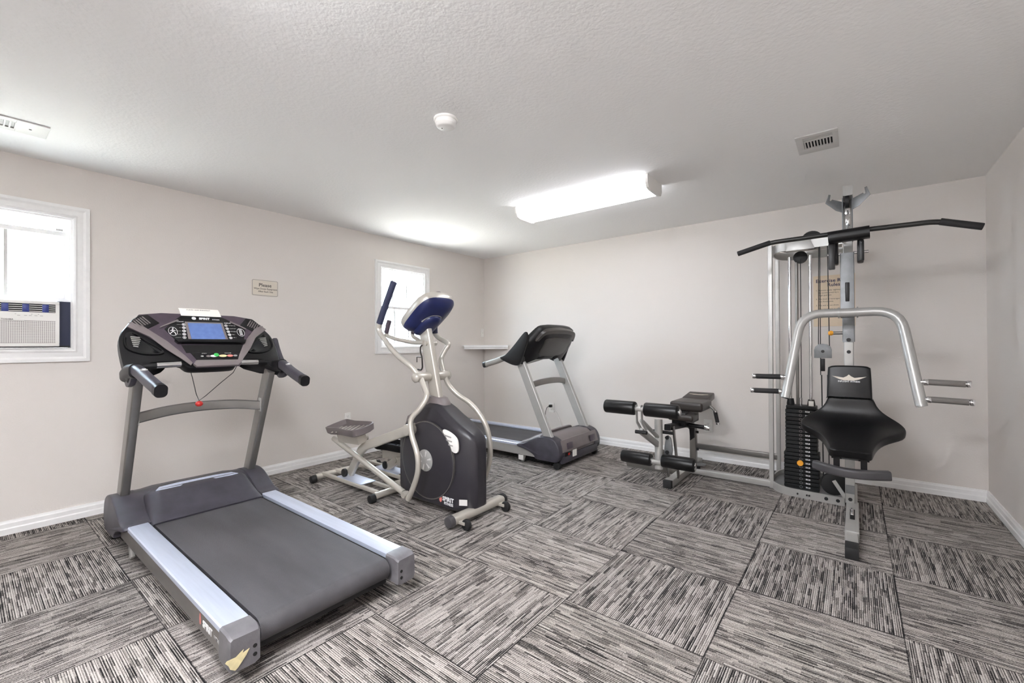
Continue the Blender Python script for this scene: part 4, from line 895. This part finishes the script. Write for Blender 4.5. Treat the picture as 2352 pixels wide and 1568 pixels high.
for x in (2.945, 2.985): MB().sweep([(x + .0, -1.56, .73), (x, -1.55, .6), (x + .015, -1.5, .53)], rrect(.006, .036, .002), up=(0, 1, 0)).build('roller_plate', gym_m, t)
for d, w_ in ((0, .045), (.075, .02)): MB().sweep([(2.965, -1.53 + d * .3, .53 + d), (2.98, -1.19, .36 + d * .8)], rrect(.03, w_, .004), up=(0, 0, 1)).build('roller_arm', gym_m, t)
MB().cyl((2.925, -1.53, .52), (3.015, -1.53, .52), .014).build('arm_bolt', rubber_m, t)
MB().cyl((2.89, -1.2, .27), (2.86, -1.2, .275), .013).build('stop_bumper', navy_m, t)
# bench pads: front seat, rear raised pad, small knee block, side handles
MB().box(2.915, 3.2, -.72, -.38, .585, .668, .028, seg=4).build('seat_pad', vinylb_m, t)
pdr = MB().prism([(0, .0), (.29, .035), (.29, .088), (.27, .1), (.03, .066), (0, .05)], frame((2.925, -.4, .606), (0, 1, 0), (0, 0, 1)), .235, .012).build('rear_pad', vinylb_m, t)
MB().prism([(-.09, .02), (0, .008), (.09, .02), (.04, -.004), (-.04, -.004)], frame((3.04, -.25, .6895), (1, 0, 0), (0, .992, .135)), .003).build('wing_emblem', cream_m, pdr)
MB().box(2.96, 3.17, -.9, -.72, .525, .578, .02, seg=3).build('knee_block', vinylb_m, t)
MB().box(2.98, 3.1, -.86, -.45, .47, .59, .01).build('pad_carrier', black_m, t)
hb = MB().cyl((3.05, -.75, .475), (3.25, -.75, .465), .018).build('side_handle', black_m, t)
MB().cyl((3.225, -.75, .466), (3.27, -.75, .464), .022, bev=.003).build('handle_cap', chrome_m, hb)
hh = MB().tube([(3.1, -.45, .62), (3.19, -.45, .62), (3.24, -.45, .58), (3.262, -.45, .47)], .013, smooth=.05).build('curved_handle', steel_m, t)
MB().tube([(3.243, -.45, .565), (3.262, -.45, .47)], .0165).build('handle_grip', foamb_m, hh)
for z, x in ((.57, 3.2425), (.46, 3.264)): MB().cyl((x, -.45, z + .006), (x + .002, -.45, z - .008), .019).build('grip_collar', chrome_m, hh)
MB().cyl((3.13, -.6, .064), (3.13, -.6, .085), .02).build('disc_stem', black_m, t)
MB().cyl((3.13, -.55, .085), (3.13, -.55, .09), .055).build('cable_disc', gymd_m, t)
for z in (.36, .2): MB().cyl((3.08, -.45, z), (3.094, -.45, z), .012).build('bolt_head', rubber_m, t)
at((0, 0, 0))

# lat bar and padded strap hanging at the top pulley
at((GX, -1.2, 1.885))
t = thing('pulldown_bar', 'long black bent lat pulldown bar hanging at the top of the weight machine', 'exercise bar', (GX, -1.2, 1.885))
LB = [(-.64, -1.2, 1.853), (-.43, -1.2, 1.905), (-.1, -1.2, 1.91), (0, -1.2, 1.91), (.1, -1.2, 1.91), (.42, -1.2, 1.905), (.6, -1.2, 1.843)]
MB().tube([(GX + x, y, z) for x, y, z in LB], .0155, 14, smooth=.05).build('bar', mat('black_painted_bar', (30, 30, 28), .4, var=.1), t, ang=60)
MB().cyl((GX + .43, -1.2, 1.902), (GX + .605, -1.2, 1.842), .02, bev=.003).build('grip_sleeve', foamb_m, t)
MB().cyl((GX - .43, -1.2, 1.905), (GX - .64, -1.2, 1.853), .018, bev=.003).build('grip_sleeve', foamb_m, t)
MB().tube([(GX, -1.2, 1.92), (GX + .01, -1.15, 1.96), (GX + .006, -1.08, 1.985), (GX + .004, -1.02, 2.0)], .006, 8).build('hanger_link', chrome_m, t)
at((GX, -1.17, 1.87))
t = thing('padded_strap', 'black quilted strap pad wrapped round the middle of the pulldown bar', 'strap', (GX, -1.17, 1.87))
PQ = rrect(.1, .075, .03)
MB().sweep([(GX - .1, -1.2, 1.885), (GX - .085, -1.2, 1.886), (GX + .09, -1.2, 1.892), (GX + .112, -1.2, 1.893)], PQ, up=(0, 0, 1)).build('pad', vinyl_m, t)
MB().box(GX - .1, GX - .065, -1.19, -1.15, 1.68, 1.85, .006).build('strap_tail', vinyl_m, t)
MB().box(GX + .06, GX + .085, -1.19, -1.15, 1.72, 1.85, .006).build('strap_tail', vinyl_m, t)
at((0, 0, 0))
